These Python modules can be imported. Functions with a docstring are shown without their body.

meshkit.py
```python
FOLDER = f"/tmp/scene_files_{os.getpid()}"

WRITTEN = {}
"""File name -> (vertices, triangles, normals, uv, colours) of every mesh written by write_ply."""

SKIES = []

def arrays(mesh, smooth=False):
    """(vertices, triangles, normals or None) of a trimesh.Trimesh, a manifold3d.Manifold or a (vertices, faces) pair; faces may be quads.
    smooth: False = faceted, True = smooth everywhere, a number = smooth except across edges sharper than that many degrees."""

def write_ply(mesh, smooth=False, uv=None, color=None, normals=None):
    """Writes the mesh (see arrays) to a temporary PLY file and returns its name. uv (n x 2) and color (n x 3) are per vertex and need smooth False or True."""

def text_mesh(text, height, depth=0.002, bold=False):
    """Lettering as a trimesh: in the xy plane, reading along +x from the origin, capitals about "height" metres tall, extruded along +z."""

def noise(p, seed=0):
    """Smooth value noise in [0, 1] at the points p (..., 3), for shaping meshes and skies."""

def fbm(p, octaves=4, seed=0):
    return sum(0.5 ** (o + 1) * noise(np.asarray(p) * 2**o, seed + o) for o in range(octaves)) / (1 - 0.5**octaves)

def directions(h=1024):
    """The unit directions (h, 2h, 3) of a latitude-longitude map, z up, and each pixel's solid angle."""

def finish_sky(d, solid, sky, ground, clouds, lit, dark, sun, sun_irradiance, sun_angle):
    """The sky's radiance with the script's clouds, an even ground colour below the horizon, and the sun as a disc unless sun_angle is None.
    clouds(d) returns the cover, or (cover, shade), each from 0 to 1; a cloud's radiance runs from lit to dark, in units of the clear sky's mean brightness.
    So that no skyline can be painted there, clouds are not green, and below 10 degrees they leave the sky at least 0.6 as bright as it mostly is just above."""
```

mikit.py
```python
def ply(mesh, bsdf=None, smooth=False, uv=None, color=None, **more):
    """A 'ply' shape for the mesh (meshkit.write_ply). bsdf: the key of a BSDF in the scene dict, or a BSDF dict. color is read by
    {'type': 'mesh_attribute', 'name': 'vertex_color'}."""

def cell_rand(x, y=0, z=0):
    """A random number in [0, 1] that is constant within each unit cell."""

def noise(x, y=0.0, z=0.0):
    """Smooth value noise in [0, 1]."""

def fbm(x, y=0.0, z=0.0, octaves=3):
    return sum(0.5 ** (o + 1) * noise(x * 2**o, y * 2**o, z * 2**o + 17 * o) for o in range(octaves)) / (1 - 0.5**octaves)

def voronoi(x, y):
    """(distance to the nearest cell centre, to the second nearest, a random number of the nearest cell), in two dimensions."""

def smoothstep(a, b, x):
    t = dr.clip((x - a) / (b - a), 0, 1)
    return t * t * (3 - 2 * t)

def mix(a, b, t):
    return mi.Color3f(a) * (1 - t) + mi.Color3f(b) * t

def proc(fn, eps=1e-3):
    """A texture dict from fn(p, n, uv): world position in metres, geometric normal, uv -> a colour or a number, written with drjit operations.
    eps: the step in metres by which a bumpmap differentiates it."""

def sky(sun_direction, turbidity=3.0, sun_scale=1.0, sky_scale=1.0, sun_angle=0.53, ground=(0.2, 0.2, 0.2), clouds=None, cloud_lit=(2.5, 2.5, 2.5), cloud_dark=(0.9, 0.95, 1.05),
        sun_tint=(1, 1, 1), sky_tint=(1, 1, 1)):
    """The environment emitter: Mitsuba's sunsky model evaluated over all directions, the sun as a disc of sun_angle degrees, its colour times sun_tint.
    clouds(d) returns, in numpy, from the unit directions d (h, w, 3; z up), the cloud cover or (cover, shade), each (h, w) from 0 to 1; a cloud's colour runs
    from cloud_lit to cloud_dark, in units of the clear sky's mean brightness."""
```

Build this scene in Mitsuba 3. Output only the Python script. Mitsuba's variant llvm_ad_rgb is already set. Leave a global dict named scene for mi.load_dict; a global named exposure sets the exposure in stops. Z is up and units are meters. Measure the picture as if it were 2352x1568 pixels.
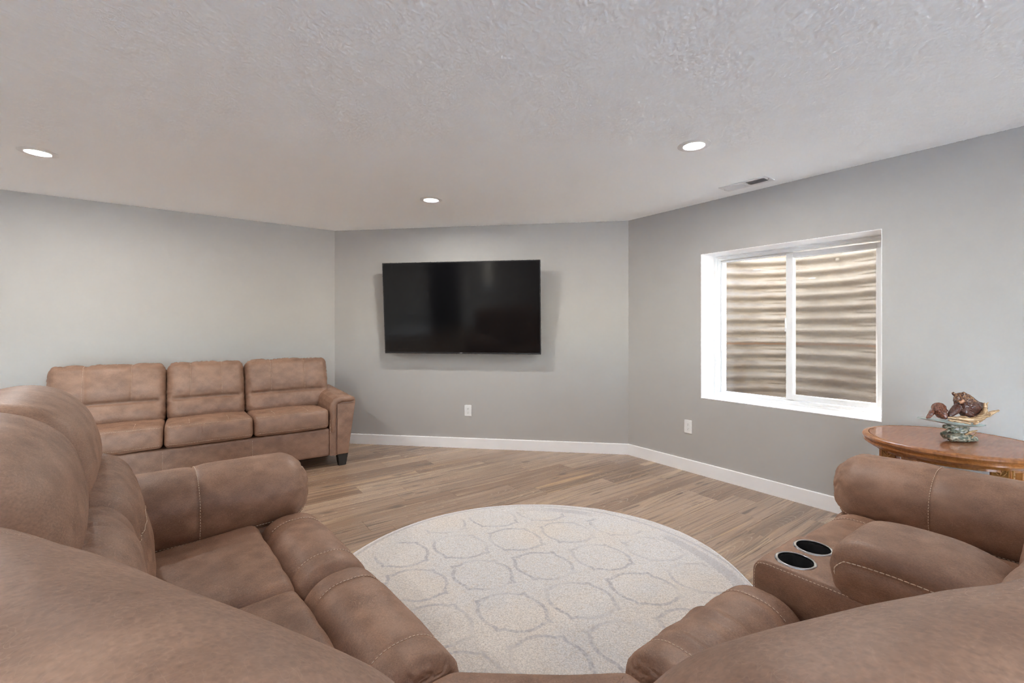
import math, random
import numpy as np, trimesh, drjit as dr, mitsuba as mi, mikit, meshkit
import manifold3d as m3
import shapely.geometry as sg
from shapely import affinity
from scipy.spatial import cKDTree

random.seed(7)
RNG = np.random.default_rng(7)
scene, labels = {}, {}

# ---------------------------------------------------------------- camera, sky, sun, exposure
FOCAL, HORIZON, YAW, EYE = 1033.95, 754.15, 0.9348, 1.3146
FW = np.array([math.cos(YAW), math.sin(YAW), 0.0])
RT = np.array([FW[1], -FW[0], 0.0])
scene['camera'] = {
    'type': 'perspective', 'fov': 2 * math.degrees(math.atan(1176 / FOCAL)), 'fov_axis': 'x',
    'near_clip': 0.02, 'far_clip': 200.0,
    'principal_point_offset_x': 0.0, 'principal_point_offset_y': (784 - HORIZON) / 1568,
    'to_world': mi.ScalarTransform4f().look_at(origin=[0, 0, EYE], target=[FW[0], FW[1], EYE], up=[0, 0, 1])}
exposure = 0.84
SUN = np.array([0.20, 0.60, 1.00])
scene['sky'] = mikit.sky(SUN.tolist(), turbidity=3.0, sun_scale=85.0, sky_scale=120.0, sun_angle=0.8, ground=(0.3, 0.27, 0.22), sky_tint=(1.13, 1.0, 0.83), sun_tint=(0.88, 1.0, 1.22))
LAMP = 355.0          # radiance of a downlight lens

H, XR, YL, DG = 2.44, 3.7705, 5.3908, 6.8303     # ceiling height, right wall x, left wall y, corner wall x+y
XW, YS = -5.2, -3.2                              # walls behind the camera

# ---------------------------------------------------------------- materials
def principled(name, color, rough=0.5, spec=0.5, **kw):
    d = {'type': 'principled', 'base_color': color if isinstance(color, dict) else {'type': 'rgb', 'value': list(color)}, 'roughness': rough, 'specular': spec, **kw}
    scene[name] = {'type': 'twosided', 'bsdf': d}
def bumped(name, color, height, scale, rough=0.5, spec=0.5, eps=1e-3, **kw):
    d = {'type': 'principled', 'base_color': color if isinstance(color, dict) else {'type': 'rgb', 'value': list(color)}, 'roughness': rough, 'specular': spec, **kw}
    scene[name] = {'type': 'twosided', 'bsdf': {'type': 'bumpmap', 'bsdf': d, 'arbitrary': mikit.proc(height, eps), 'scale': scale}}
N, FBM, SS, MIX = mikit.noise, mikit.fbm, mikit.smoothstep, mikit.mix

def h_wall(p, n, uv):
    return FBM(p.x * 110, p.y * 110, p.z * 110, 2)
def h_ceiling(p, n, uv):
    a = N(p.x * 75, p.y * 75, 3.0)
    return SS(0.35, 0.75, a) * 0.7 + 0.3 * N(p.x * 190, p.y * 190, 9.0)
bumped('mat_wall', (0.428, 0.408, 0.382), h_wall, 0.0022, rough=0.75, spec=0.25)
bumped('mat_ceiling', (0.90, 0.908, 0.890), h_ceiling, 0.0020, rough=0.85, spec=0.15)
principled('mat_ceiling_coat', (0.90, 0.908, 0.890), 0.85, 0.15)
principled('mat_white_trim', (0.88, 0.88, 0.88), 0.35, 0.4)
principled('mat_vinyl', (0.80, 0.80, 0.79), 0.35, 0.45)
principled('mat_plate', (0.80, 0.80, 0.79), 0.3, 0.5)
principled('mat_dark', (0.02, 0.02, 0.02), 0.5, 0.4)
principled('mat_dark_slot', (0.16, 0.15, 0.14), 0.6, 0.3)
principled('mat_vent', (0.78, 0.78, 0.77), 0.4, 0.4)
principled('mat_tv_body', (0.012, 0.012, 0.013), 0.35, 0.5)
principled('mat_tv_screen', (0.0025, 0.0025, 0.003), 0.09, 0.4)
principled('mat_logo', (0.30, 0.30, 0.31), 0.3, 0.5)
principled('mat_chrome', (0.58, 0.58, 0.59), 0.10, 0.5, metallic=1.0)
principled('mat_black_plastic', (0.008, 0.008, 0.009), 0.45, 0.4)
principled('mat_leg_black', (0.010, 0.010, 0.010), 0.32, 0.5)
principled('mat_thread', (0.56, 0.43, 0.33), 0.7, 0.2)
principled('mat_screen_wire', (0.30, 0.28, 0.26), 0.6, 0.3)
principled('mat_gravel', (0.62, 0.59, 0.55), 0.9, 0.1)
principled('mat_galvanised', (0.42, 0.42, 0.42), 0.5, 0.5)
principled('mat_bolt', (0.22, 0.19, 0.15), 0.5, 0.5)
scene['mat_glass'] = {'type': 'thindielectric', 'int_ior': 1.5}

def c_leather(p, n, uv):
    big = FBM(p.x * 5, p.y * 5, p.z * 5, 3)
    mid = FBM(p.x * 21 + 5, p.y * 21, p.z * 21, 3)
    fine = FBM(p.x * 330, p.y * 330, p.z * 330, 2)
    c = MIX((0.158, 0.082, 0.050), (0.248, 0.137, 0.087), SS(0.25, 0.75, 0.45 * big + 0.55 * mid))
    # pale hairline creases of the worn finish, in patches
    wx = N(p.x * 60, p.y * 60, p.z * 60) * 1.3
    v1 = dr.abs(N(p.x * 130 + wx, p.y * 130 + wx, p.z * 130) - 0.5)
    v2 = dr.abs(N(p.x * 240 + 9, p.y * 240 + wx, p.z * 240 + wx) - 0.5)
    patch = SS(0.40, 0.72, FBM(p.x * 8 + 31, p.y * 8, p.z * 8, 2))
    vein = dr.maximum(SS(0.022, 0.0, v1), 0.8 * SS(0.035, 0.0, v2)) * (0.25 + 0.75 * patch)
    c = MIX(c, (0.34, 0.215, 0.15), vein * 0.52)
    return c * (0.80 + 0.40 * fine)
def h_leather(p, n, uv):
    return 0.6 * N(p.x * 420, p.y * 420, p.z * 420) + 0.45 * FBM(p.x * 60, p.y * 60, p.z * 60, 3)
bumped('mat_leather', mikit.proc(c_leather), h_leather, 0.00050, rough=0.52, spec=0.42, eps=7e-4, sheen=0.10)

def c_wood_floor(p, n, uv):
    pid = dr.floor(uv.y)
    v = uv.y - pid
    u = uv.x
    r1, r2, r3 = mikit.cell_rand(pid, 3), mikit.cell_rand(pid, 11), mikit.cell_rand(pid, 23)
    warp = FBM(u * 1.6, v * 9, pid * 3.7, 2)
    broad = FBM(u * 0.9 + 40 * r1, v * 26 + warp * 2.2, pid * 1.9, 3)
    streak = FBM(u * 2.0, v * 130 + warp * 6, pid * 5.3, 3)
    pore = N(u * 22, v * 620, pid * 2.1)
    a = MIX((0.215, 0.130, 0.083), (0.330, 0.222, 0.152), r1)
    tan = MIX((0.43, 0.270, 0.145), (0.40, 0.295, 0.205), r2)
    c = MIX(a, tan, SS(0.50, 0.78, broad) * (0.40 + 0.6 * r3))
    c = MIX(c, (0.075, 0.048, 0.034), SS(0.46, 0.78, streak) * 0.58)
    c = MIX(c, (0.10, 0.066, 0.047), SS(0.55, 0.80, FBM(u * 0.8 + 11, v * 17 + warp, pid * 2.9, 2)) * 0.45)
    # cathedral figure on some planks
    q = (v - 0.089) * 11.5
    ring = dr.sin((q * q * 2.2 + u * 3.6 + warp * 3.2) * 15.0)
    c = MIX(c, (0.47, 0.375, 0.29), SS(0.80, 1.0, ring) * SS(0.42, 0.62, FBM(u * 2.4 + 7, v * 14, pid * 9.1, 2)) * 0.30)
    kn = FBM(u * 4.2 + 3, v * 22, pid * 7.7, 2)
    c = MIX(c, (0.085, 0.058, 0.042), SS(0.70, 0.86, kn) * 0.75)
    return c * (0.88 + 0.22 * pore)
def h_wood_floor(p, n, uv):
    pid = dr.floor(uv.y)
    return N(uv.x * 14, (uv.y - pid) * 420, pid)
bumped('mat_floor', mikit.proc(c_wood_floor), h_wood_floor, 0.00025, rough=0.28, spec=0.75, eps=6e-4)

RUGC = np.array([1.425, 1.715])
def rug_lines(p):
    """0 to 1: how near the point lies to the trellis drawn on the rug."""
    x, y = p.x - 1.555, p.y - 1.55
    a1, a2, b1, b2 = -0.322, 0.122, 0.060, 0.342
    det = a1 * b2 - a2 * b1
    s, t = (x * b2 - y * b1) / det, (a1 * y - a2 * x) / det
    s, t = s - dr.round(s), t - dr.round(t)
    w = N(p.x * 9, p.y * 9, 1.0) * 0.10 + N(p.x * 26, p.y * 26, 4.0) * 0.05
    def lobe(cs, ct, r):
        return dr.sqrt(dr.square(s - cs) + dr.square(t - ct)) - r
    # an ogee cell: a round body with a blunt shoulder towards each neighbour
    d = lobe(0, 0, 0.432)
    d = dr.minimum(d, dr.maximum(dr.abs(s), dr.abs(t)) - 0.350)
    d = d + (w - 0.07) * 0.30
    return SS(0.038, 0.014, dr.abs(d))
def c_rug(p, n, uv):
    fleck = N(p.x * 260, p.y * 260, 2.0)
    fleck2 = FBM(p.x * 120, p.y * 120, 8.0, 2)
    blot = FBM(p.x * 3.2, p.y * 3.2, 5.0, 3)
    c = MIX((0.590, 0.533, 0.482), (0.567, 0.538, 0.520), SS(0.30, 0.70, blot))
    c = MIX(c, (0.50, 0.43, 0.365), SS(0.52, 0.80, fleck2) * 0.55)
    line = rug_lines(p) * SS(0.22, 0.60, FBM(p.x * 7 + 9, p.y * 7, 3.0, 2) * 0.6 + 0.4 * fleck) * SS(0.25, 0.60, 0.6 * fleck2 + 0.4 * fleck)
    r = dr.sqrt(dr.square(p.x - 1.425) + dr.square(p.y - 1.715))
    band = SS(0.985, 1.0, r + 0.03 * (fleck2 - 0.5)) * SS(1.062, 1.045, r)
    band = band * SS(0.40, 0.62, FBM(p.x * 2.1 + 3, p.y * 2.1, 7.0, 2))
    band = dr.maximum(band * 0.75, SS(1.072, 1.085, r) * SS(1.100, 1.092, r) * 0.8)
    line = dr.maximum(line * SS(0.985, 0.96, r), band * (0.45 + 0.5 * fleck))
    c = MIX(c, (0.27, 0.255, 0.275), line * 0.62)
    return c * (0.80 + 0.40 * fleck)
def h_rug(p, n, uv):
    return N(p.x * 230, p.y * 230, 1.0) + 0.5 * N(p.x * 90, p.y * 90, 6.0)
bumped('mat_rug', mikit.proc(c_rug), h_rug, 0.0035, rough=0.95, spec=0.05, eps=1.2e-3)
principled('mat_rug_edge', (0.60, 0.58, 0.57), 0.9, 0.1)

def c_cherry(p, n, uv):
    g = FBM(p.x * 16, p.y * 120, p.z * 60, 3)
    b = FBM(p.x * 5, p.y * 9, p.z * 9, 2)
    c = MIX((0.190, 0.070, 0.032), (0.245, 0.095, 0.044), SS(0.25, 0.75, g * 0.6 + b * 0.4))
    return c
def c_walnut(p, n, uv):
    g = FBM(p.x * 90, p.y * 90, p.z * 14, 3)
    return MIX((0.180, 0.060, 0.016), (0.270, 0.098, 0.027), SS(0.2, 0.8, g))
principled('mat_table_top', mikit.proc(c_cherry), 0.10, 0.55, clearcoat=0.6, clearcoat_gloss=0.92)
principled('mat_table_wood', mikit.proc(c_walnut), 0.17, 0.55, clearcoat=0.4, clearcoat_gloss=0.85)
principled('mat_carving', (0.30, 0.135, 0.035), 0.3, 0.5)
principled('mat_carving_ground', (0.26, 0.115, 0.032), 0.4, 0.5)

def c_well(p, n, uv):
    d = FBM(p.x * 6, p.y * 6, p.z * 14, 3)
    c = MIX((0.215, 0.186, 0.148), (0.160, 0.131, 0.099), SS(0.35, 0.75, d))
    speck = SS(0.83, 0.93, N(p.x * 70, p.y * 70, p.z * 70)) * SS(0.5, 0.7, N(p.x * 9, p.y * 9, p.z * 9))
    c = MIX(c, (0.16, 0.10, 0.06), speck * 0.7)
    rust = SS(0.016, 0.004, dr.abs(p.z - 1.155 + 0.008 * (N(p.x * 30, p.y * 30, 2.0) - 0.5)))
    return MIX(c, (0.25, 0.125, 0.055), rust * 0.75)
principled('mat_well', mikit.proc(c_well), 0.55, 0.35)

def c_bear(p, n, uv):
    g = FBM(p.x * 320, p.y * 320, p.z * 160, 3)
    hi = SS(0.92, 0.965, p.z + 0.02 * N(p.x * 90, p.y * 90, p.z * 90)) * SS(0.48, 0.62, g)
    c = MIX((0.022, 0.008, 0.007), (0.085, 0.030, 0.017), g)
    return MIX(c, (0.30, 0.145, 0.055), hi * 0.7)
def c_cub(p, n, uv):
    g = FBM(p.x * 300, p.y * 300, p.z * 160, 3)
    return MIX((0.050, 0.016, 0.010), (0.165, 0.055, 0.028), SS(0.3, 0.7, g))
def c_driftwood(p, n, uv):
    g = FBM(p.x * 50, p.y * 50, p.z * 210, 3)
    return MIX((0.250, 0.140, 0.062), (0.50, 0.325, 0.175), SS(0.30, 0.68, g))
def c_rock(p, n, uv):
    g = FBM(p.x * 90, p.y * 90, p.z * 120, 3)
    k = N(p.x * 60 + 4, p.y * 60, p.z * 60)
    c = MIX((0.055, 0.060, 0.038), (0.30, 0.25, 0.18), SS(0.35, 0.7, g))
    return MIX(c, (0.62, 0.60, 0.58), SS(0.72, 0.86, k) * 0.6)
principled('mat_bear', mikit.proc(c_bear), 0.34, 0.5)
principled('mat_cub', mikit.proc(c_cub), 0.34, 0.5)
principled('mat_driftwood', mikit.proc(c_driftwood), 0.42, 0.5)
principled('mat_rock', mikit.proc(c_rock), 0.45, 0.5)
principled('mat_muzzle', (0.36, 0.17, 0.085), 0.4, 0.5)
principled('mat_nose', (0.010, 0.008, 0.008), 0.25, 0.5)
scene['mat_ice'] = {'type': 'principled', 'base_color': {'type': 'rgb', 'value': [0.72, 0.90, 0.86]}, 'roughness': 0.12, 'eta': 1.33, 'spec_trans': 0.55}
principled('mat_hall', (0.06, 0.057, 0.053), 0.9, 0.1)
principled('mat_added_patio', (0.60, 0.595, 0.58), 0.9, 0.1)
principled('mat_soil', (0.22, 0.19, 0.14), 0.95, 0.05)
principled('mat_siding', (0.45, 0.43, 0.40), 0.7, 0.2)

# ---------------------------------------------------------------- helpers
def add(key, mesh, mat, smooth=False, label=None, cat=None, group=None, kind=None, **kw):
    k, i = key, 0
    while k in scene:
        i += 1
        k = f'{key}_{i:03d}'
    scene[k] = mikit.ply(mesh, mat, smooth=smooth, **kw)
    d = {a: b for a, b in (('label', label), ('category', cat), ('group', group), ('kind', kind)) if b}
    if d:
        labels[k] = d
    return k
def tag(key, label, cat, group=None):
    labels[key] = {'label': label, 'category': cat, **({'group': group} if group else {})}
def cat(ms):
    return trimesh.util.concatenate([trimesh.Trimesh(np.asarray(m.vertices), np.asarray(m.faces), process=False) for m in ms])
def box(x0, x1, y0, y1, z0, z1):
    m = trimesh.creation.box([x1 - x0, y1 - y0, z1 - z0])
    m.apply_translation([(x0 + x1) / 2, (y0 + y1) / 2, (z0 + z1) / 2])
    return m
def bevel_box(x0, x1, y0, y1, z0, z1, r=0.003):
    pts = []
    for a, b, c in ((r, 0, 0), (0, r, 0), (0, 0, r)):
        o = [r, r, r]
        o[[a, b, c].index(r)] = 0
        for x in (x0 + o[0], x1 - o[0]):
            for y in (y0 + o[1], y1 - o[1]):
                for z in (z0 + o[2], z1 - o[2]):
                    pts.append((x, y, z))
    return trimesh.convex.convex_hull(np.array(pts))
def extrude(poly, h, z=0.0):
    m = trimesh.creation.extrude_polygon(poly, h, engine='earcut')
    m.apply_translation([0, 0, z])
    return m
def xf(mesh, M):
    m = mesh.copy()
    m.apply_transform(M)
    return m
def frame(origin, fwd, tilt=0.0):
    """Local x sideways, y forward, z up; tilt leans the top backwards, in degrees."""
    a = math.radians(fwd)
    f = np.array([math.cos(a), math.sin(a), 0]); x = np.array([f[1], -f[0], 0])
    M = np.eye(4); M[:3, 0], M[:3, 1], M[:3, 2], M[:3, 3] = x, f, (0, 0, 1), origin
    return M
def place(M, c=(0, 0, 0), rx=0.0, rz=0.0):
    """M, then a shift to c and a lean about the local x axis (degrees, positive leans the top back) and a turn about z."""
    t = trimesh.transformations
    return M @ t.translation_matrix(c) @ t.rotation_matrix(math.radians(rz), [0, 0, 1]) @ t.rotation_matrix(math.radians(rx), [1, 0, 0])
def tube(points, radius, sides=8, cap=True, ref=None):
    P = np.asarray(points, float); n = len(P)
    R = np.broadcast_to(radius, n)
    T = np.gradient(P, axis=0); T /= np.linalg.norm(T, axis=1, keepdims=True) + 1e-12
    if ref is None:
        ref = np.array([0, 0, 1.0]) if abs(T[0, 2]) < 0.9 else np.array([1.0, 0, 0])
    A = np.cross(T, ref); A /= np.linalg.norm(A, axis=1, keepdims=True) + 1e-12
    B = np.cross(T, A)
    th = np.arange(sides) * 2 * np.pi / sides
    V = P[:, None] + R[:, None, None] * (A[:, None] * np.cos(th)[None, :, None] + B[:, None] * np.sin(th)[None, :, None])
    V = V.reshape(-1, 3); F = []
    for i in range(n - 1):
        for j in range(sides):
            a, b = i * sides + j, i * sides + (j + 1) % sides
            F += [(a, a + sides, b + sides), (a, b + sides, b)]
    if cap:
        V = np.vstack([V, P[0], P[-1]])
        for j in range(sides):
            F += [(len(V) - 2, j, (j + 1) % sides), (len(V) - 1, (n - 1) * sides + (j + 1) % sides, (n - 1) * sides + j)]
    m = trimesh.Trimesh(V, F, process=False)
    m.fix_normals()
    return m
def lathe(profile, sections=48, center=(0, 0, 0)):
    m = trimesh.creation.revolve(np.array(profile, float), sections=sections)
    m.apply_translation(center)
    return m

# ---------------------------------------------------------------- upholstery
def sstep(a, b, x):
    t = np.clip((x - a) / (b - a), 0, 1)
    return t * t * (3 - 2 * t)
class Cushion:
    """A padded block: a box of half sizes A with elliptic rounded edges R, crowned faces, sewn seams, folds, a free bend; M puts it in the room."""
    def __init__(self, A, R, M, bulge=(0, 0, 0), seams=(), folds=None, warp=None, seed=0, soft=0.004):
        self.A, self.R = np.array(A, float), np.minimum(np.array(R, float), np.array(A, float) * 0.999)
        self.M, self.bulge, self.seams, self.folds, self.warp, self.seed, self.soft = M, np.array(bulge, float), seams, folds, warp, seed, soft
    def local(self, P):
        A, R = self.A, self.R
        Q = np.clip(P, -(A - R), A - R)
        d = (P - Q) / R
        L = np.linalg.norm(d, axis=1, keepdims=True)
        d = d / np.maximum(L, 1e-9)
        pos = Q + d * R
        n = d / R
        n /= np.linalg.norm(n, axis=1, keepdims=True) + 1e-12
        u = np.clip(pos / A, -1, 1)
        w = 1 - u * u
        off = np.zeros(len(pos))
        for i in range(3):
            j, k = (i + 1) % 3, (i + 2) % 3
            off += self.bulge[i] * np.abs(n[:, i]) * np.sqrt(np.maximum(w[:, j], 0)) * np.sqrt(np.maximum(w[:, k], 0))
        off += self.soft * (meshkit.fbm(pos * 9 + self.seed * 7.3, 2, self.seed) - 0.5) * 2
        for s in self.seams:
            dist, mask = s(pos, n)
            off -= mask * (s.depth * np.exp(-(dist / s.width) ** 2) + s.wide * np.exp(-(dist / s.reach) ** 2))
            if s.pucker:
                off += mask * s.pucker * np.exp(-np.abs(dist) / s.reach) * (meshkit.noise(pos * s.freq + 3.1 * self.seed, 5) - 0.5) * 2
        if self.folds is not None:
            off += self.folds(pos, n, self.seed)
        pos = pos + n * off[:, None]
        if self.warp is not None:
            pos = self.warp(pos)
        return pos, n
    def world(self, P, lift=0.0):
        pos, n = self.local(np.asarray(P, float))
        pos = pos + n * lift
        return pos @ self.M[:3, :3].T + self.M[:3, 3]
    def mesh(self, res=0.012):
        A = self.A
        k = np.maximum(3, np.ceil(2 * A / res)).astype(int)
        lin = [np.linspace(-1, 1, k[i] + 1) for i in range(3)]
        # samples crowd a little towards the rounded edges
        lin = [A[i] * (lin[i] * 0.8 + 0.2 * np.sign(lin[i]) * np.abs(np.sin(lin[i] * np.pi / 2))) for i in range(3)]
        V, F = [], []
        for ax in range(3):
            i, j = (ax + 1) % 3, (ax + 2) % 3
            g, h_ = np.meshgrid(lin[i], lin[j], indexing='ij')
            ni, nj = g.shape
            idx = np.arange(ni * nj).reshape(ni, nj)
            q = np.stack([idx[:-1, :-1], idx[1:, :-1], idx[1:, 1:], idx[:-1, 1:]], -1).reshape(-1, 4)
            for s in (-1, 1):
                P = np.empty((ni * nj, 3)); P[:, ax] = s * A[ax]; P[:, i] = g.ravel(); P[:, j] = h_.ravel()
                F.append((q if s > 0 else q[:, ::-1]) + sum(len(v) for v in V)); V.append(P)
        V, F = np.vstack(V), np.vstack(F)
        key, first, inv = np.unique(np.round(V / 1e-6).astype(np.int64), axis=0, return_index=True, return_inverse=True)
        V, F = V[first], inv.ravel()[F]
        W = self.world(V)
        F = np.vstack([F[:, [0, 1, 2]], F[:, [0, 2, 3]]])
        return trimesh.Trimesh(W, F, process=False)
    def stitches(self, path, pitch=0.0105, length=0.0068, rad=0.0012, lift=0.0012):
        """Thread dashes along a path of points on the box's surface."""
        path = np.asarray(path, float)
        seg = np.linalg.norm(np.diff(path, axis=0), axis=1)
        t = np.concatenate([[0], np.cumsum(seg)])
        dense = np.stack([np.interp(np.linspace(0, t[-1], max(40, int(t[-1] / 0.002))), t, path[:, k]) for k in range(3)], 1)
        W = self.world(dense, lift)
        s = np.concatenate([[0], np.cumsum(np.linalg.norm(np.diff(W, axis=0), axis=1))])
        out = []
        for a in np.arange(pitch * 0.3, s[-1] - length, pitch):
            at = np.array([a, a + length / 2, a + length])
            P = np.stack([np.interp(at, s, W[:, k]) for k in range(3)], 1)
            out.append(tube(P, np.array([0.7, 1.0, 0.7]) * rad, 4))
        return cat(out)
class Seam:
    """A sewn line where a plane cuts the cushion. where(pos, n) limits it."""
    def __init__(self, axis, at, where=None, depth=0.005, width=0.005, wide=0.006, reach=0.03, pucker=0.0, freq=(60, 60, 60)):
        self.axis, self.at, self.where = axis, at, where
        self.depth, self.width, self.wide, self.reach, self.pucker, self.freq = depth, width, wide, reach, pucker, np.array(freq, float)
    def __call__(self, pos, n):
        d = pos[:, self.axis] - self.at
        m = 1 - np.abs(n[:, self.axis]) ** 2
        return d, m * (1.0 if self.where is None else self.where(pos, n))

# ---------------------------------------------------------------- room shell
ROOM = sg.Polygon([(XW, YS), (XR, YS), (XR, DG - XR), (DG - YL, YL), (XW, YL)])
DUCT = sg.box(3.492, 1.580, 3.598, 1.894)
add('ceiling', extrude(ROOM.buffer(0.35, join_style=2).difference(DUCT), 0.3, H), 'mat_ceiling', kind='structure')
def texture_coat():
    """Sprayed and flattened plaster on the ceiling: lumps about a centimetre wide and a millimetre deep."""
    st = 0.0052
    gx, gy = np.arange(-3.0, XR + 0.02, st), np.arange(-1.2, YL + 0.02, st)
    X, Y = np.meshgrid(gx, gy, indexing='ij')
    D = X * FW[0] + Y * FW[1]                      # as far as the relief can be made out; the smooth coat takes over beyond
    near = (D > 1.25) & (D < 3.0) & (X + Y < DG + 0.03) & (np.abs(X * RT[0] + Y * RT[1]) < 1.25 * D)
    cx, cy = X[:-1, :-1] + st / 2, Y[:-1, :-1] + st / 2
    keep = near[:-1, :-1] & near[1:, 1:] & ~((cx > 3.492) & (cx < 3.598) & (cy > 1.580) & (cy < 1.894))
    P = np.stack([X, Y, np.zeros_like(X)], -1).reshape(-1, 3)
    a = meshkit.noise(P * 112, 21)
    a = np.clip((a - 0.36) / 0.30, 0, 1)
    z = H - 0.0002 - (0.0016 * (a * a * (3 - 2 * a)) + 0.0005 * meshkit.noise(P * 60, 4)) * sstep(3.0, 2.6, D.ravel())
    idx = np.arange(X.size).reshape(X.shape)
    q = np.stack([idx[:-1, :-1], idx[:-1, 1:], idx[1:, 1:], idx[1:, :-1]], -1)[keep]
    used, inv = np.unique(q, return_inverse=True)
    V = P[used]; V[:, 2] = z[used]
    add('ceiling__plaster_coat', (V, inv.reshape(-1, 4)), 'mat_ceiling_coat', smooth=True)
texture_coat()
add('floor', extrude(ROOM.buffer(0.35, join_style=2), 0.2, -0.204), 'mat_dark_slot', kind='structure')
add('wall_left', box(XW - 0.25, DG - YL + 0.25, YL, YL + 0.25, -0.2, H), 'mat_wall', kind='structure')
cw = box(-0.15, math.hypot(XR - DG + YL, DG - XR - YL) + 0.15, 0.0, 0.25, -0.2, H)
add('wall_back', cw, 'mat_wall', kind='structure')
scene['wall_back']['to_world'] = mi.ScalarTransform4f().translate([DG - YL, YL, 0]).rotate([0, 0, 1], -45)
# right wall with the window hole; thick foundation wall
WY0, WY1, WZ0, WZ1, XF = 0.9497, 2.2464, 0.688, 1.980, 3.995
XO = 4.12
rw = [box(XR, XO, YS - 0.25, WY0, -0.2, H), box(XR, XO, WY1, DG - XR + 0.05, -0.2, H), box(XR, XO, WY0, WY1, -0.2, WZ0), box(XR, XO, WY0, WY1, WZ1, H)]
add('wall_right', cat(rw), 'mat_wall', kind='structure')
# white returns of the window opening (drywall liner, 6 mm proud of the hole's sides)
t = 0.004
liner = [box(XR - 0.0015, XF, WY0, WY0 + t, WZ0, WZ1), box(XR - 0.0015, XF, WY1 - t, WY1, WZ0, WZ1), box(XR - 0.0015, XF, WY0, WY1, WZ1 - t, WZ1)]
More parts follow.
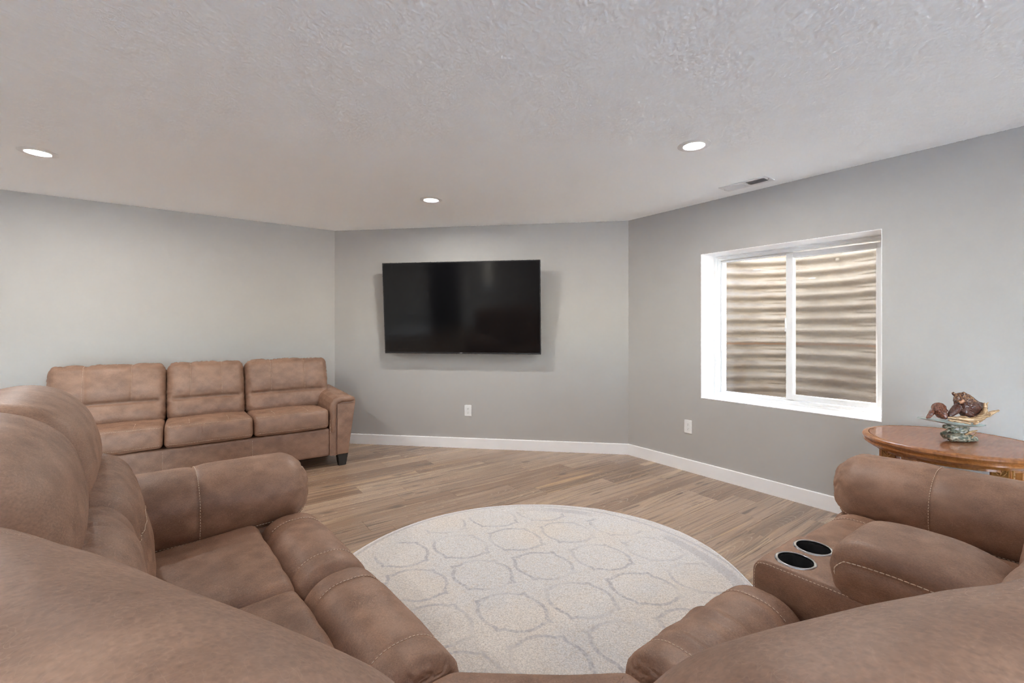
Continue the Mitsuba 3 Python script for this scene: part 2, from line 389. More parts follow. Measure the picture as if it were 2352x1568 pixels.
# walls behind the camera: a doorway to an unlit hall, a narrow window
DY0, DY1 = -0.22, 0.86
VY0, VY1, VZ0, VZ1 = -1.52, -1.07, 1.02, 2.15
ww = [box(XW - 0.25, XW, DY1, YL + 0.2, -0.2, H), box(XW - 0.25, XW, VY1, DY0, -0.2, H), box(XW - 0.25, XW, YS - 0.25, VY0, -0.2, H),
      box(XW - 0.25, XW, DY0, DY1, 2.05, H), box(XW - 0.25, XW, VY0, VY1, -0.2, VZ0), box(XW - 0.25, XW, VY0, VY1, VZ1, H)]
add('wall_west', cat(ww), 'mat_wall', kind='structure')
PX0, PX1, PZ = -2.8, 1.9, 2.12                   # unseen glazed door added to the rear wall to light ceiling and seats
add('wall_rear', cat([box(XW - 0.25, PX0, YS - 0.25, YS, -0.2, H), box(PX1, XR + 0.3, YS - 0.25, YS, -0.2, H), box(PX0, PX1, YS - 0.25, YS, PZ, H), box(PX0, PX1, YS - 0.25, YS, -0.2, 0.0)]), 'mat_wall', kind='structure')
labels['added_door_1'] = {'kind': 'structure'}
for i in range(3):
    a, b = PX0 + (PX1 - PX0) * i / 3, PX0 + (PX1 - PX0) * (i + 1) / 3
    add('added_door_1__frame', cat([box(a, a + 0.06, YS - 0.16, YS - 0.10, 0, PZ), box(b - 0.06, b, YS - 0.16, YS - 0.10, 0, PZ), box(a + 0.06, b - 0.06, YS - 0.16, YS - 0.10, 0, 0.08), box(a + 0.06, b - 0.06, YS - 0.16, YS - 0.10, PZ - 0.07, PZ)]), 'mat_vinyl')
    add('added_door_1__pane', box(a + 0.05, b - 0.05, YS - 0.132, YS - 0.128, 0.06, PZ - 0.05), 'mat_glass')
add('ground_added_patio', box(-14, 12, -16, YS - 0.25, -0.2, -0.06), 'mat_added_patio', kind='structure')  # unseen pale paving, added to bounce sky light up to the ceiling
hall = [box(XW - 2.3, XW - 2.2, DY0 - 0.6, DY1 + 0.6, -0.2, H), box(XW - 2.3, XW - 0.25, DY0 - 0.7, DY0 - 0.6, -0.2, H), box(XW - 2.3, XW - 0.25, DY1 + 0.6, DY1 + 0.7, -0.2, H),
        box(XW - 2.3, XW - 0.24, DY0 - 0.7, DY1 + 0.7, H - 0.1, H), box(XW - 2.3, XW - 0.24, DY0 - 0.7, DY1 + 0.7, -0.2, -0.004)]
add('wall_hall', cat(hall), 'mat_hall', kind='structure')
add('window_2__pane', box(XW - 0.13, XW - 0.126, VY0, VY1, VZ0, VZ1), 'mat_glass')
labels['window_2'] = {'kind': 'structure'}
add('window_2__frame', cat([box(XW - 0.16, XW - 0.09, VY0, VY0 + 0.04, VZ0, VZ1), box(XW - 0.16, XW - 0.09, VY1 - 0.04, VY1, VZ0, VZ1), box(XW - 0.16, XW - 0.09, VY0, VY1, VZ0, VZ0 + 0.04), box(XW - 0.16, XW - 0.09, VY0, VY1, VZ1 - 0.04, VZ1)]), 'mat_vinyl')

shaft = [box(XW - 1.0, XW - 0.9, VY0 - 0.35, VY1 + 0.35, -0.2, 4.2), box(XW - 1.0, XW - 0.25, VY0 - 0.45, VY0 - 0.35, -0.2, 4.2), box(XW - 1.0, XW - 0.25, VY1 + 0.35, VY1 + 0.45, -0.2, 4.2), box(XW - 0.26, XW - 0.25, VY0 - 0.45, VY1 + 0.45, H, 4.2), box(XW - 1.0, XW - 0.25, VY0 - 0.45, VY1 + 0.45, -0.3, -0.2)]
add('wall_added_shaft', cat(shaft), 'mat_siding', kind='structure')  # unseen shaft added to dim the sky behind the narrow window
# baseboards: eased top edge, one board each
def baseboard(name, p0, p1, inward, h=0.112, th=0.014):
    p0, p1, w = np.array(p0, float), np.array(p1, float), np.array(inward, float)
    prof = [(0, 0), (th, 0), (th, h - 0.004), (th - 0.004, h), (0, h)]
    V = [(*(p + w * a), z) for p in (p0, p1) for a, z in prof]
    k = len(prof)
    F = [(i, (i + 1) % k, k + (i + 1) % k) for i in range(k)] + [(i, k + (i + 1) % k, k + i) for i in range(k)]
    F += [(0, i + 1, i) for i in range(1, k - 1)] + [(k, k + i, k + i + 1) for i in range(1, k - 1)]
    m = trimesh.Trimesh(V, F, process=False)
    m.fix_normals()
    add(name, m, 'mat_white_trim', kind='structure')
s2 = math.sqrt(0.5)
baseboard('baseboard_left', (XW, YL), (DG - YL, YL), (0, -1))
baseboard('baseboard_back', (DG - YL, YL), (XR, DG - XR), (-s2, -s2))
baseboard('baseboard_right', (XR, DG - XR), (XR, YS), (-1, 0))
baseboard('baseboard_west', (XW, YL), (XW, DY1), (1, 0))

# floor planks: 178 mm wide, 1.22 m long, laid along x
PW, PL, GAP = 0.178, 1.22, 0.0009
ROW0 = 2.176
joints = {5: 1.751, 4: 2.220, 0: 2.737, -4: 3.215, -5: 2.972, -1: 3.33}
far_planks, far_uv, pid = [], [], 0
FLOORP = ROOM.buffer(0.30, join_style=2)
prng = random.Random(3)
def plank_mesh(poly, x0, y0, pid):
    top = poly.buffer(-0.0006, join_style=2)
    if top.is_empty or top.geom_type != 'Polygon':
        return None
    P, T = np.array(poly.exterior.coords[:-1]), np.array(top.exterior.coords[:-1])
    if len(P) != len(T):
        return None
    # keep the corner order of both rings alike
    T = np.array([T[np.argmin(((T - q) ** 2).sum(1))] for q in P])
    n = len(P)
    ccw = sg.Polygon(P).exterior.is_ccw
    V = np.vstack([np.c_[T, np.zeros(n)], np.c_[P, np.full(n, -0.0006)], np.c_[P, np.full(n, -0.004)]])
    F = [(0, i, i + 1) for i in range(1, n - 1)]
    for i in range(n):
        j = (i + 1) % n
        for a in (0, n):
            F += [(a + i, a + n + i, a + n + j), (a + i, a + n + j, a + j)]
    F = np.array(F)
    if not ccw:
        F = F[:, ::-1]
    uv = np.c_[V[:, 0] - x0 + 3.0 * (pid % 97), np.clip(V[:, 1] - y0, 0.001, 0.19) + pid]
    return trimesh.Trimesh(V, F, process=False), uv
for row in range(-32, 21):
    y = ROW0 + row * PW
    off = joints.get(row, prng.uniform(0, PL))
    k0 = math.floor((XW - 0.3 - off) / PL)
    for k in range(k0, k0 + 9):
        x = off + k * PL
        c = sg.box(x + GAP / 2, y + GAP / 2, x + PL - GAP / 2, y + PW - GAP / 2).intersection(FLOORP)
        if c.is_empty or c.geom_type != 'Polygon' or c.area < 0.004:
            continue
        pid += 1
        r = plank_mesh(c, x, y, pid)
        if r is None:
            continue
        m, uv = r
        if y > 0.6 and x + PL > -1.2 and x * FW[0] + y * FW[1] > 1.0 and c.intersection(ROOM).area > 0.01:
            add('floor__plank', m, 'mat_floor', smooth=False, uv=uv)
        else:
            far_planks.append(m); far_uv.append(uv)
k = add('floor__plank_beyond_view', cat(far_planks), 'mat_floor', uv=np.vstack(far_uv), kind='stuff')

# ---------------------------------------------------------------- window, well
labels['window_1'] = {'kind': 'structure'}
add('window_1__reveal', cat(liner), 'mat_white_trim', kind=None)
add('window_1__sill', bevel_box(XR - 0.003, XF, WY0, WY1, WZ0, WZ0 + 0.006, 0.001), 'mat_white_trim')
def ring(y0, y1, z0, z1, w, x0, x1, wb=None, wt=None):
    """A rectangular frame with mitre-free bars: widths w at the sides, wb below, wt above."""
    wb, wt = w if wb is None else wb, w if wt is None else wt
    return cat([bevel_box(x0, x1, y0, y0 + w, z0, z1, 0.002), bevel_box(x0, x1, y1 - w, y1, z0, z1, 0.002),
                bevel_box(x0, x1, y0 + w, y1 - w, z0, z0 + wb, 0.002), bevel_box(x0, x1, y0 + w, y1 - w, z1 - wt, z1, 0.002)])
fy0, fy1, fz0, fz1 = WY0 + 0.004, WY1 - 0.004, WZ0 + 0.006, WZ1 - 0.004
add('window_1__frame', cat([ring(fy0, fy1, fz0, fz1, 0.022, XF - 0.012, XO + 0.02, 0.016, 0.016), ring(fy0 + 0.02, fy1 - 0.02, fz0 + 0.014, fz1 - 0.014, 0.014, XF, XO + 0.02, 0.020, 0.022)]), 'mat_vinyl', smooth=False)
# left light: fixed glass set back behind a stop; right sash slides in front of it
add('window_1__fixed_sash', cat([ring(1.600, 2.206, 0.722, 1.936, 0.014, XF + 0.040, XF + 0.075), bevel_box(XF + 0.036, XF + 0.078, 1.590, 1.636, 0.722, 1.936, 0.002)]), 'mat_vinyl')
add('window_1__pane', box(XF + 0.056, XF + 0.0575, 1.61, 2.20, 0.73, 1.93), 'mat_glass')
add('window_1__sliding_sash', cat([ring(0.985, 1.636, 0.736, 1.928, 0.052, XF + 0.006, XF + 0.034, 0.040, 0.036), ring(1.034, 1.590, 0.770, 1.896, 0.010, XF + 0.012, XF + 0.030)]), 'mat_vinyl')
add('window_1__pane', box(XF + 0.020, XF + 0.0215, 1.03, 1.60, 0.77, 1.90), 'mat_glass')
add('window_1__latch', cat([bevel_box(XF + 0.010, XF + 0.030, 1.634, 1.648, 1.29, 1.40, 0.003), bevel_box(XF - 0.004, XF + 0.012, 1.632, 1.642, 1.315, 1.375, 0.003)]), 'mat_vinyl')
# insect screen: real crossed wires outside the sliding half
wires = []
X_S = XF + 0.088
def wire(p0, p1, r=0.00011):
    d = np.array(p1, float) - p0; d /= np.linalg.norm(d)
    a = np.cross(d, [1, 0, 0]); b = np.cross(d, a)
    V = [np.array(p) + r * (math.cos(q) * a + math.sin(q) * b) for p in (p0, p1) for q in (0.5, 0.5 + 2.094, 0.5 + 4.189)]
    return trimesh.Trimesh(V, [(0, 1, 4), (0, 4, 3), (1, 2, 5), (1, 5, 4), (2, 0, 3), (2, 3, 5)], process=False)
for yy in np.arange(1.010, 1.612, 0.0018):
    wires.append(wire((X_S, yy, 0.752), (X_S, yy, 1.914)))
for z_ in np.arange(0.752, 1.914, 0.0018):
    wires.append(wire((X_S, 1.010, z_), (X_S, 1.612, z_)))
add('window_1__insect_screen', cat(wires), 'mat_screen_wire', kind='stuff')
add('window_1__screen_frame', ring(0.992, 1.630, 0.736, 1.930, 0.018, X_S - 0.004, X_S + 0.006), 'mat_vinyl')

def well_mesh():
    """A corrugated steel wall bent to a U; the waves are pinched into creases where the sheet bends."""
    TH = np.linspace(-np.pi / 2, np.pi / 2, 241)
    ax, ay, yc, xc, ex = 1.05, 0.80, 1.74, XO, 2 / 2.4
    Z = np.arange(0.30, 2.745, 0.009)
    c, s = np.cos(TH), np.sin(TH)
    X = xc + ax * np.sign(c) * np.abs(c) ** ex; Y = yc + ay * np.sign(s) * np.abs(s) ** ex
    dx, dy = np.gradient(X), np.gradient(Y); L = np.hypot(dx, dy); nx, ny = dy / L, -dx / L
    arc = np.concatenate([[0], np.cumsum(np.hypot(np.diff(X), np.diff(Y)))]); arc /= arc[-1]
    pitch = 0.121
    ph = (Z - 1.324) / pitch * 2 * np.pi
    wave = np.sin(ph)
    wave = np.sign(wave) * np.abs(wave) ** 0.8 * 0.019
    dent = np.exp(-((arc - 0.635) / 0.055) ** 4) + np.exp(-((arc - 0.365) / 0.055) ** 4)
    crease = np.exp(-(((ph / (2 * np.pi) + 0.30) % 1.0 - 0.5) / 0.10) ** 2) * 0.020
    off = wave[:, None] - crease[:, None] * dent[None, :]
    off = off + 0.010 * np.exp(-((Z - 1.155) / 0.012) ** 2)[:, None]
    V = np.stack([X[None] + nx[None] * off, Y[None] + ny[None] * off, np.broadcast_to(Z[:, None], off.shape)], -1)
    inner = V.reshape(-1, 3)
    outer = np.stack([X[None] + nx[None] * (off + 0.003), Y[None] + ny[None] * (off + 0.003), np.broadcast_to(Z[:, None], off.shape)], -1).reshape(-1, 3)
    nz, nt = off.shape
    idx = np.arange(nz * nt).reshape(nz, nt)
    q = np.stack([idx[:-1, :-1], idx[1:, :-1], idx[1:, 1:], idx[:-1, 1:]], -1).reshape(-1, 4)
    e = np.stack([idx[-1, :-1], idx[-1, :-1] + nz * nt, idx[-1, 1:] + nz * nt, idx[-1, 1:]], -1)
    F = np.vstack([q, q[:, ::-1] + nz * nt, e])
    F = np.vstack([F[:, [0, 1, 2]], F[:, [0, 2, 3]]])
    outline = np.stack([X, Y], 1)
    return trimesh.Trimesh(np.vstack([inner, outer]), F, process=False), outline
wm, w_out = well_mesh()
add('window_well__shell', wm, 'mat_well', smooth=40)
tag('window_well', 'tan corrugated steel window well outside the sliding window', 'window well')
bolt = cat([trimesh.creation.cylinder(0.016, 0.004, sections=24), xf(trimesh.creation.cylinder(0.0085, 0.012, sections=6), trimesh.transformations.translation_matrix([0, 0, 0.006]))])
Mb = np.eye(4); Mb[:3, 2] = (-1, 0, 0); Mb[:3, 0] = (0, 1, 0); Mb[:3, 1] = (0, 0, -1); Mb[:3, 3] = (XO + 1.05 - 0.030, 1.640, 1.985)
add('window_well__bolt', xf(bolt, Mb), 'mat_bolt', label='rusty bolt with a round washer')
wp = sg.Polygon(np.vstack([w_out, [[XO - 0.01, w_out[-1, 1]], [XO - 0.01, w_out[0, 1]]]])).buffer(0.004)
add('ground_well_gravel', extrude(wp.buffer(0.03), 0.1, 0.28), 'mat_gravel', kind='structure')
yard = sg.box(XO, -12, 18, 14).difference(wp.buffer(0.012))
add('ground_yard', extrude(yard, 0.12, 2.52), 'mat_soil', kind='structure')
add('wall_exterior', box(XR + 0.05, XO, -9, 12, H + 0.3, 5.4), 'mat_siding', kind='structure')

# ---------------------------------------------------------------- ceiling lights, vent, outlets
def downlight(x, y, label):
    n = 'recessed_light'
    i, k = 0, n
    while k + '__trim' in scene:
        i += 1
        k = f'{n}_{i:03d}'
    ro, ri = 0.097, 0.062
    prof = [(ri, -0.0035), (ri + 0.004, -0.0065), (ro - 0.012, -0.0055), (ro, -0.0012), (ro, 0.0), (ri, 0.0)]
    scene[k + '__trim'] = mikit.ply(lathe([(r, H + z) for r, z in prof] + [(prof[0][0], H + prof[0][1])], 64, (x, y, 0)), 'mat_plate', smooth=40)
    a = np.arange(48) * 2 * np.pi / 48
    V = np.vstack([[x, y, H - 0.004], np.c_[x + ri * np.cos(a), y + ri * np.sin(a), np.full(48, H - 0.004)]])
    F = [(0, (j + 1) % 48 + 1, j + 1) for j in range(48)]
    scene[k + '__lens'] = mikit.ply(trimesh.Trimesh(V, F, process=False), 'mat_plate', emitter={'type': 'area', 'radiance': {'type': 'rgb', 'value': [LAMP, LAMP * 0.99, LAMP * 0.97]}})
    tag(k, label, 'light', 'recessed ceiling lights')
    labels[k + '__lens'] = {'label': 'glowing white lens'}
downlight(-0.729, 4.117, 'round recessed ceiling light over the wall with the three-seat sofa')
downlight(1.771, 3.593, 'round recessed ceiling light in front of the wall-mounted television')
downlight(2.546, 1.563, 'round recessed ceiling light beside the ceiling air vent')
for x, y, s in ((2.45, -1.85, 'toward the added glazed rear door'), (-1.5, 1.5, 'added out of view behind the long sectional side'), (-0.73, -1.5, 'behind the sectional corner'), (-3.3, 4.1, 'by the doorway end of the sofa wall'), (-3.3, -1.5, 'by the narrow window')):
    downlight(x, y, 'round recessed ceiling light ' + s)  # the light behind the long side is an addition that brightens the seats

def vent():
    x0, x1, y0, y1, z = 3.468, 3.622, 1.556, 1.918, H
    fr = [bevel_box(x0, x0 + 0.030, y0, y1, z - 0.006, z, 0.002), bevel_box(x1 - 0.030, x1, y0, y1, z - 0.006, z, 0.002), bevel_box(x0 + 0.029, x1 - 0.029, y0, y0 + 0.030, z - 0.006, z, 0.002),
          bevel_box(x0 + 0.029, x1 - 0.029, y1 - 0.030, y1, z - 0.006, z, 0.002), bevel_box(x0 + 0.029, x1 - 0.029, (y0 + y1) / 2 - 0.012, (y0 + y1) / 2 + 0.012, z - 0.006, z, 0.002)]
    add('ceiling_vent__frame', cat(fr), 'mat_vent')
    d = 0.001
    add('ceiling_vent__duct', cat([box(3.492, 3.492 + d, 1.580, 1.894, z, z + 0.28), box(3.598 - d, 3.598, 1.580, 1.894, z, z + 0.28), box(3.492, 3.598, 1.580, 1.580 + d, z, z + 0.28), box(3.492, 3.598, 1.894 - d, 1.894, z, z + 0.28), box(3.492, 3.598, 1.580, 1.894, z + 0.28, z + 0.281)]), 'mat_galvanised')
    for half, sgn in (((y0 + 0.030, (y0 + y1) / 2 - 0.012), 1), (((y0 + y1) / 2 + 0.012, y1 - 0.030), -1)):
        for yy in np.linspace(half[0] + 0.005, half[1] - 0.005, 14):
            f = trimesh.creation.box([x1 - x0 - 0.06, 0.0080, 0.0009])
            f.apply_transform(trimesh.transformations.rotation_matrix(math.radians(38 * sgn), [1, 0, 0]))
            f.apply_translation([(x0 + x1) / 2, yy, z - 0.0036])
            add('ceiling_vent__fin', f, 'mat_vent')
    for yy in (y0 + 0.014, y1 - 0.014):
        s = trimesh.creation.cylinder(0.0045, 0.003, sections=12)
        s.apply_translation([(x0 + x1) / 2, yy, z - 0.0065])
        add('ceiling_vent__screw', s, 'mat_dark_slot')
    b = tube([(x0 + 0.05, y1 - 0.020, z - 0.008), (x1 - 0.045, y1 - 0.020, z - 0.008)], 0.0016, 6)
    add('ceiling_vent__damper_lever', b, 'mat_vent')
    tag('ceiling_vent', 'white ceiling air register with angled fins above the window wall', 'vent')
vent()

def outlet(origin, inward, label):
    """Local x along the wall, y out of it, z up."""
    w = np.array([*inward, 0.0]); x = np.array([w[1], -w[0], 0])
    M = np.eye(4); M[:3, 0], M[:3, 1], M[:3, 2], M[:3, 3] = x, w, (0, 0, 1), origin
    i, k = 0, 'wall_outlet'
    while k + '__plate' in scene:
        i += 1
        k = f'wall_outlet_{i:03d}'
    c = Cushion((0.0395, 0.0035, 0.062), (0.004, 0.0034, 0.004), M @ trimesh.transformations.translation_matrix([0, 0.003, 0]), soft=0)
    scene[k + '__plate'] = mikit.ply(c.mesh(0.004), 'mat_plate', smooth=True)
    for zz in (-0.0195, 0.0195):
        poly = sg.Point(0, 0).buffer(0.0172).intersection(sg.box(-0.02, -0.0142, 0.02, 0.0142))
        e = extrude(poly, 0.0022)
        R = np.eye(4); R[:3, 0], R[:3, 1], R[:3, 2], R[:3, 3] = (1, 0, 0), (0, 0, 1), (0, -1, 0), (0, 0.0086, zz)
        r = add(k + '__receptacle', xf(e, M @ R), 'mat_plate')
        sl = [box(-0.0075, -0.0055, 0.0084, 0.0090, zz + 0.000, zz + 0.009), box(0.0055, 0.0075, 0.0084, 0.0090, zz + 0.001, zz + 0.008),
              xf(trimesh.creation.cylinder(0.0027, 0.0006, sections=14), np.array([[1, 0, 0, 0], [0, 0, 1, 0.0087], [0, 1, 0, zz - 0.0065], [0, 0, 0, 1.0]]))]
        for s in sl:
            add(r + '__slot_shade', xf(s, M), 'mat_dark_slot')  # flat dark pieces: the shade inside deep slots is put into their colour
    s = xf(trimesh.creation.cylinder(0.003, 0.0012, sections=12), np.array([[1, 0, 0, 0], [0, 0, 1, 0.0070], [0, 1, 0, 0], [0, 0, 0, 1.0]]))
    add(k + '__screw', xf(s, M), 'mat_plate')
    tag(k, label, 'outlet', 'white duplex wall outlets')
outlet((2.555, DG - 2.555, 0.4117), (-s2, -s2), 'white duplex wall outlet below the television')
outlet((XR, 2.372, 0.411), (-1, 0), 'white duplex wall outlet under the window')

# ---------------------------------------------------------------- television
def television():
    u = np.array([s2, -s2, 0])                     # along the wall, to the right
    nrm = np.array([-s2, -s2, 0])                  # out of the wall
    tl = math.radians(4.6)
    W, HT = 1.722, 0.984
    bot = np.array([2.523, DG - 2.523, 1.0425]) + nrm * 0.125
    up = np.array([0, 0, 1]) * math.cos(tl) + nrm * math.sin(tl)
    out = nrm * math.cos(tl) - np.array([0, 0, 1]) * math.sin(tl)
    M = np.eye(4); M[:3, 0], M[:3, 1], M[:3, 2], M[:3, 3] = u, up, out, bot
    add('television__housing', xf(cat([bevel_box(-W / 2, W / 2, 0, HT, -0.018, -0.001, 0.003), bevel_box(-W * 0.36, W * 0.36, 0.06, HT * 0.62, -0.058, -0.016, 0.012)]), M), 'mat_tv_body')
    b = 0.008
    add('television__bezel', xf(cat([box(-W / 2, W / 2, 0, 0.016, -0.002, 0.002), box(-W / 2, W / 2, HT - b, HT, -0.002, 0.002), box(-W / 2, -W / 2 + b, 0.016, HT - b, -0.002, 0.002), box(W / 2 - b, W / 2, 0.016, HT - b, -0.002, 0.002)]), M), 'mat_tv_body')
    add('television__screen', xf(box(-W / 2 + b, W / 2 - b, 0.016, HT - b, -0.001, 0.0008), M), 'mat_tv_screen', label='dark glossy screen')
    tx = meshkit.text_mesh('SONY', 0.0085, 0.0008, True)
    tx.apply_translation([-tx.bounds[:, 0].mean(), 0.005, 0.0019])
    add('television__logo', xf(tx, M), 'mat_logo', label='small grey maker lettering')
    A = np.eye(4); A[:3, 0], A[:3, 1], A[:3, 2], A[:3, 3] = u, nrm, (0, 0, 1), (2.523, DG - 2.523, 1.5)
    arm = [bevel_box(-0.30, 0.30, 0.0, 0.012, -0.12, 0.12, 0.002), bevel_box(-0.22, -0.19, 0.01, 0.075, -0.2, 0.2, 0.002), bevel_box(0.19, 0.22, 0.01, 0.075, -0.2, 0.2, 0.002)]
    add('television__wall_bracket', xf(cat(arm), A), 'mat_tv_body')
    tag('television', 'large black flat-screen television tilted on the angled wall', 'television')
television()

# ---------------------------------------------------------------- rug
def rug():
    n, rings = 220, 60
    th = np.arange(n) * 2 * np.pi / n
    key = np.radians([0, 27, 57, 90, 120, 150, 180, 210, 240, 270, 300, 331, 360])
    rad = np.array([1.175, 1.135, 1.105, 1.11, 1.115, 1.12, 1.12, 1.12, 1.12, 1.11, 1.09, 1.075, 1.175])
    R = np.interp(th, key, rad)
    R = np.real(np.fft.ifft(np.fft.fft(R) * np.exp(-(np.minimum(np.arange(n), n - np.arange(n)) / 9.0) ** 2)))
    R = R + 0.008 * np.exp(-((th - math.radians(28)) / 0.05) ** 2)
    f = np.linspace(0.0, 1.0, rings)[1:]
    V = [np.array([[RUGC[0], RUGC[1], 0.011]])]
    rim = np.c_[RUGC[0] + R * np.cos(th), RUGC[1] + R * np.sin(th)]
    lift = 0.014 * np.exp(-((th - math.radians(335)) / 0.30) ** 2)           # the corner near the console lifts a little
    for q in f:
        xy = RUGC + (rim - RUGC) * q
        z = 0.011 + lift * sstep(0.86, 1.0, q) - 0.003 * sstep(0.985, 1.0, q)
        V.append(np.c_[xy, np.broadcast_to(z, n)])
    V.append(np.c_[rim, 0.0005 + lift])
    V = np.vstack(V); F = [(0, 1 + i, 1 + (i + 1) % n) for i in range(n)]
    for k in range(rings - 1):
        a = 1 + k * n + np.arange(n); b = 1 + k * n + (np.arange(n) + 1) % n
        F += list(zip(a, a + n, b + n)) + list(zip(a, b + n, b))
    add('round_rug__pile', trimesh.Trimesh(V, F, process=False), 'mat_rug', smooth=60)
    P = np.c_[rim, 0.006 + lift]
    P = np.vstack([P, P[:1]])
    add('round_rug__binding', tube(P, 0.005, 6, cap=False), 'mat_rug_edge', smooth=True, label='pale bound edge')
    tag('round_rug', 'round cream rug with a faded grey trellis pattern on the plank floor', 'rug')
rug()

# ---------------------------------------------------------------- reclining sectional
SEC = 'sectional_sofa'
def pillow(key, c, stitch=(), res=0.012, mat='mat_leather', label=None, thread=0.0014, pitch=0.0120):
    k = add(key, c.mesh(res), mat, smooth=True, label=label)
    if stitch:
        for s in stitch:
            add(k + '__stitching', c.stitches(s, pitch=pitch, length=pitch * 0.64, rad=thread), 'mat_thread')
    return k
def edge_gathers(pos, n, seed, A, axis, amp, freq):
    """Short folds that run out from the gathered end seams of a pillow."""
    u = np.abs(pos[:, axis]) / A[axis]
    j = [i for i in range(3) if i != axis]
    q = np.zeros_like(pos); q[:, j] = pos[:, j] * np.asarray(freq, float)[j]; q[:, axis] = pos[:, axis] * 6
    f = meshkit.noise(q + 11 * seed, 3) - 0.5
    return amp * sstep(0.66, 0.96, u) * (0.9 * f - 1.1 * np.exp(-(f / 0.075) ** 2) * sstep(0.80, 0.98, u))
def seat_unit(M, x0, x1, seed, front_folds=0.0, back=True, headrest=None, gather=0):
    """One reclining place between the local x0 and x1; the front edge lies at local y = 0."""
    w, cx = (x1 - x0) / 2, (x0 + x1) / 2
    # footrest: two sewn lines, a padded roll over the front
    A = (w - 0.002, 0.128, 0.205)
    front = lambda pos, n: sstep(-0.02, 0.10, pos[:, 2] + 0.20)
    sm = [Seam(0, s * 0.187, front, depth=0.0036, width=0.0040, wide=0.0022, reach=0.022, pucker=0.0010, freq=(20, 80, 80)) for s in (-1, 1)]
    def folds(pos, n, sd):
        e = edge_gathers(pos, n, sd, A, 0, 0.0042, (1, 70, 70)) * (pos[:, 0] * gather > 0)
        if front_folds:
            q = np.c_[pos[:, 0] * 30 + 2.2 * meshkit.noise(pos * 7, 2), (pos[:, 1] - pos[:, 2]) * 3.2 + 0.7 * pos[:, 0], np.zeros(len(pos))]
            e = e + front_folds * (meshkit.noise(q + sd, 4) - 0.5) * 2 * sstep(0.20, 0.10, np.abs(pos[:, 0]))
        return e
    c = Cushion(A, (0.045, 0.110, 0.105), place(M, (cx, -0.112, 0.262)), (0.004, 0.010, 0.016), sm, folds, seed=seed, soft=0.0025)
    Z, Y = A[2], A[1]
    pillow(SEC + '__footrest', c, [[(s * 0.187 + d, -Y * 0.9, Z), (s * 0.187 + d, Y, Z), (s * 0.187 + d, Y, -Z * 0.6)] for s, d in ((-1, -0.006), (1, 0.006))], 0.0065)
    # seat pad, falling a little to the back
    B = (w - 0.001, 0.285, 0.105)
    c = Cushion(B, (0.040, 0.035, 0.050), place(M, (cx, -0.520, 0.342), rx=3.2), (0.0, 0.006, 0.020), (), lambda p, n, sd: 0.003 * (meshkit.fbm(p * 14 + sd, 3, 2) - 0.5) * 2, seed=seed + 20)
    pillow(SEC + '__seat_cushion', c, (), 0.011)
    if not back:
        return
    # lumbar pillow: an upright and a level sewn line cross on it
    C = (w - 0.004, 0.125, 0.225)
    fr = lambda pos, n: sstep(0.1, 0.6, n[:, 1])
    sm = [Seam(0, s * 0.187, fr, depth=0.006, width=0.005, wide=0.006, reach=0.040, pucker=0.0022, freq=(12, 30, 55)) for s in (-1, 1)]
    sm.append(Seam(2, 0.030, fr, depth=0.006, width=0.005, wide=0.005, reach=0.040, pucker=0.003, freq=(55, 30, 12)))
    c = Cushion(C, (0.075, 0.100, 0.110), place(M, (cx, -0.778, 0.640), rx=10), (0.010, 0.040, 0.010), sm, lambda p, n, sd: edge_gathers(p, n, sd, C, 2, 0.007, (50, 20, 1)), seed=seed + 40)
    pillow(SEC + '__lumbar_cushion', c, [[(-C[0] * 0.95, C[1], 0.030 + 0.006), (C[0] * 0.95, C[1], 0.030 + 0.006)]] + [[(s * 0.187, C[1], 0.04), (s * 0.187, C[1], C[2] * 0.7)] for s in (-1, 1)], 0.010)
    D = (w - 0.003, 0.165, 0.185) if headrest is None else headrest
    gat = lambda p, n, sd: edge_gathers(p, n, sd, D, 0, 0.004, (1, 30, 30)) + edge_gathers(p, n, sd + 3, D, 2, 0.004, (40, 30, 1)) * (p[:, 2] < 0)
    c = Cushion(D, (0.085, 0.150, 0.160), place(M, (cx, -0.935, 0.928), rx=13), (0.012, 0.030, 0.018), (), gat, seed=seed + 60)
    pillow(SEC + '__headrest', c, (), 0.012)
def arm_pad(M, x0, x1, y0, y1, seed, seam_y, inner, top=0.695):
    """Padded arm; inner is the side (-1 or 1) that faces the seat."""
    w, cx = (x1 - x0) / 2, (x0 + x1) / 2
    A = (w, (y1 - y0) / 2, 0.150)
    cy = (y0 + y1) / 2
    sm = [Seam(1, seam_y - cy, lambda p, n: sstep(-0.10, -0.04, p[:, 2]), depth=0.006, width=0.0045, wide=0.005, reach=0.03, pucker=0.0008, freq=(70, 10, 70))]
    gat = lambda p, n, sd: edge_gathers(p, n, sd, A, 1, 0.007, (34, 1, 34)) + edge_gathers(p, n, sd + 2, A, 2, 0.006, (1, 40, 1)) * (p[:, 2] < 0)
    c = Cushion(A, (w * 0.92, 0.105, 0.135), place(M, (cx, cy, top - 0.150)), (0.020, 0.016, 0.014), sm, gat, seed=seed)
    s = seam_y - cy
    up = [(inner * w, s + 0.006, -0.12), (inner * w, s + 0.006, A[2]), (-inner * w, s + 0.006, A[2]), (-inner * w, s + 0.006, -0.12)]
    low = [(inner * w, -A[1] * 0.9, -0.098), (inner * w, A[1], -0.098)]
    pillow(SEC + '__arm_pad', c, [up, low], 0.009)
    body = Cushion((w - 0.02, A[1] - 0.01, 0.200), (0.03, 0.03, 0.03), place(M, (cx, cy - 0.01, 0.235)), (0.0, 0.004, 0), soft=0.002, seed=seed)
    pillow(SEC + '__arm_body', body, (), 0.03)
ML = frame((0.598, 1.060, 0), 4.0)
MR = frame((0.0, 0.795, 0), 90.0)
seat_unit(ML, -0.600, 0.025, 1, gather=1)
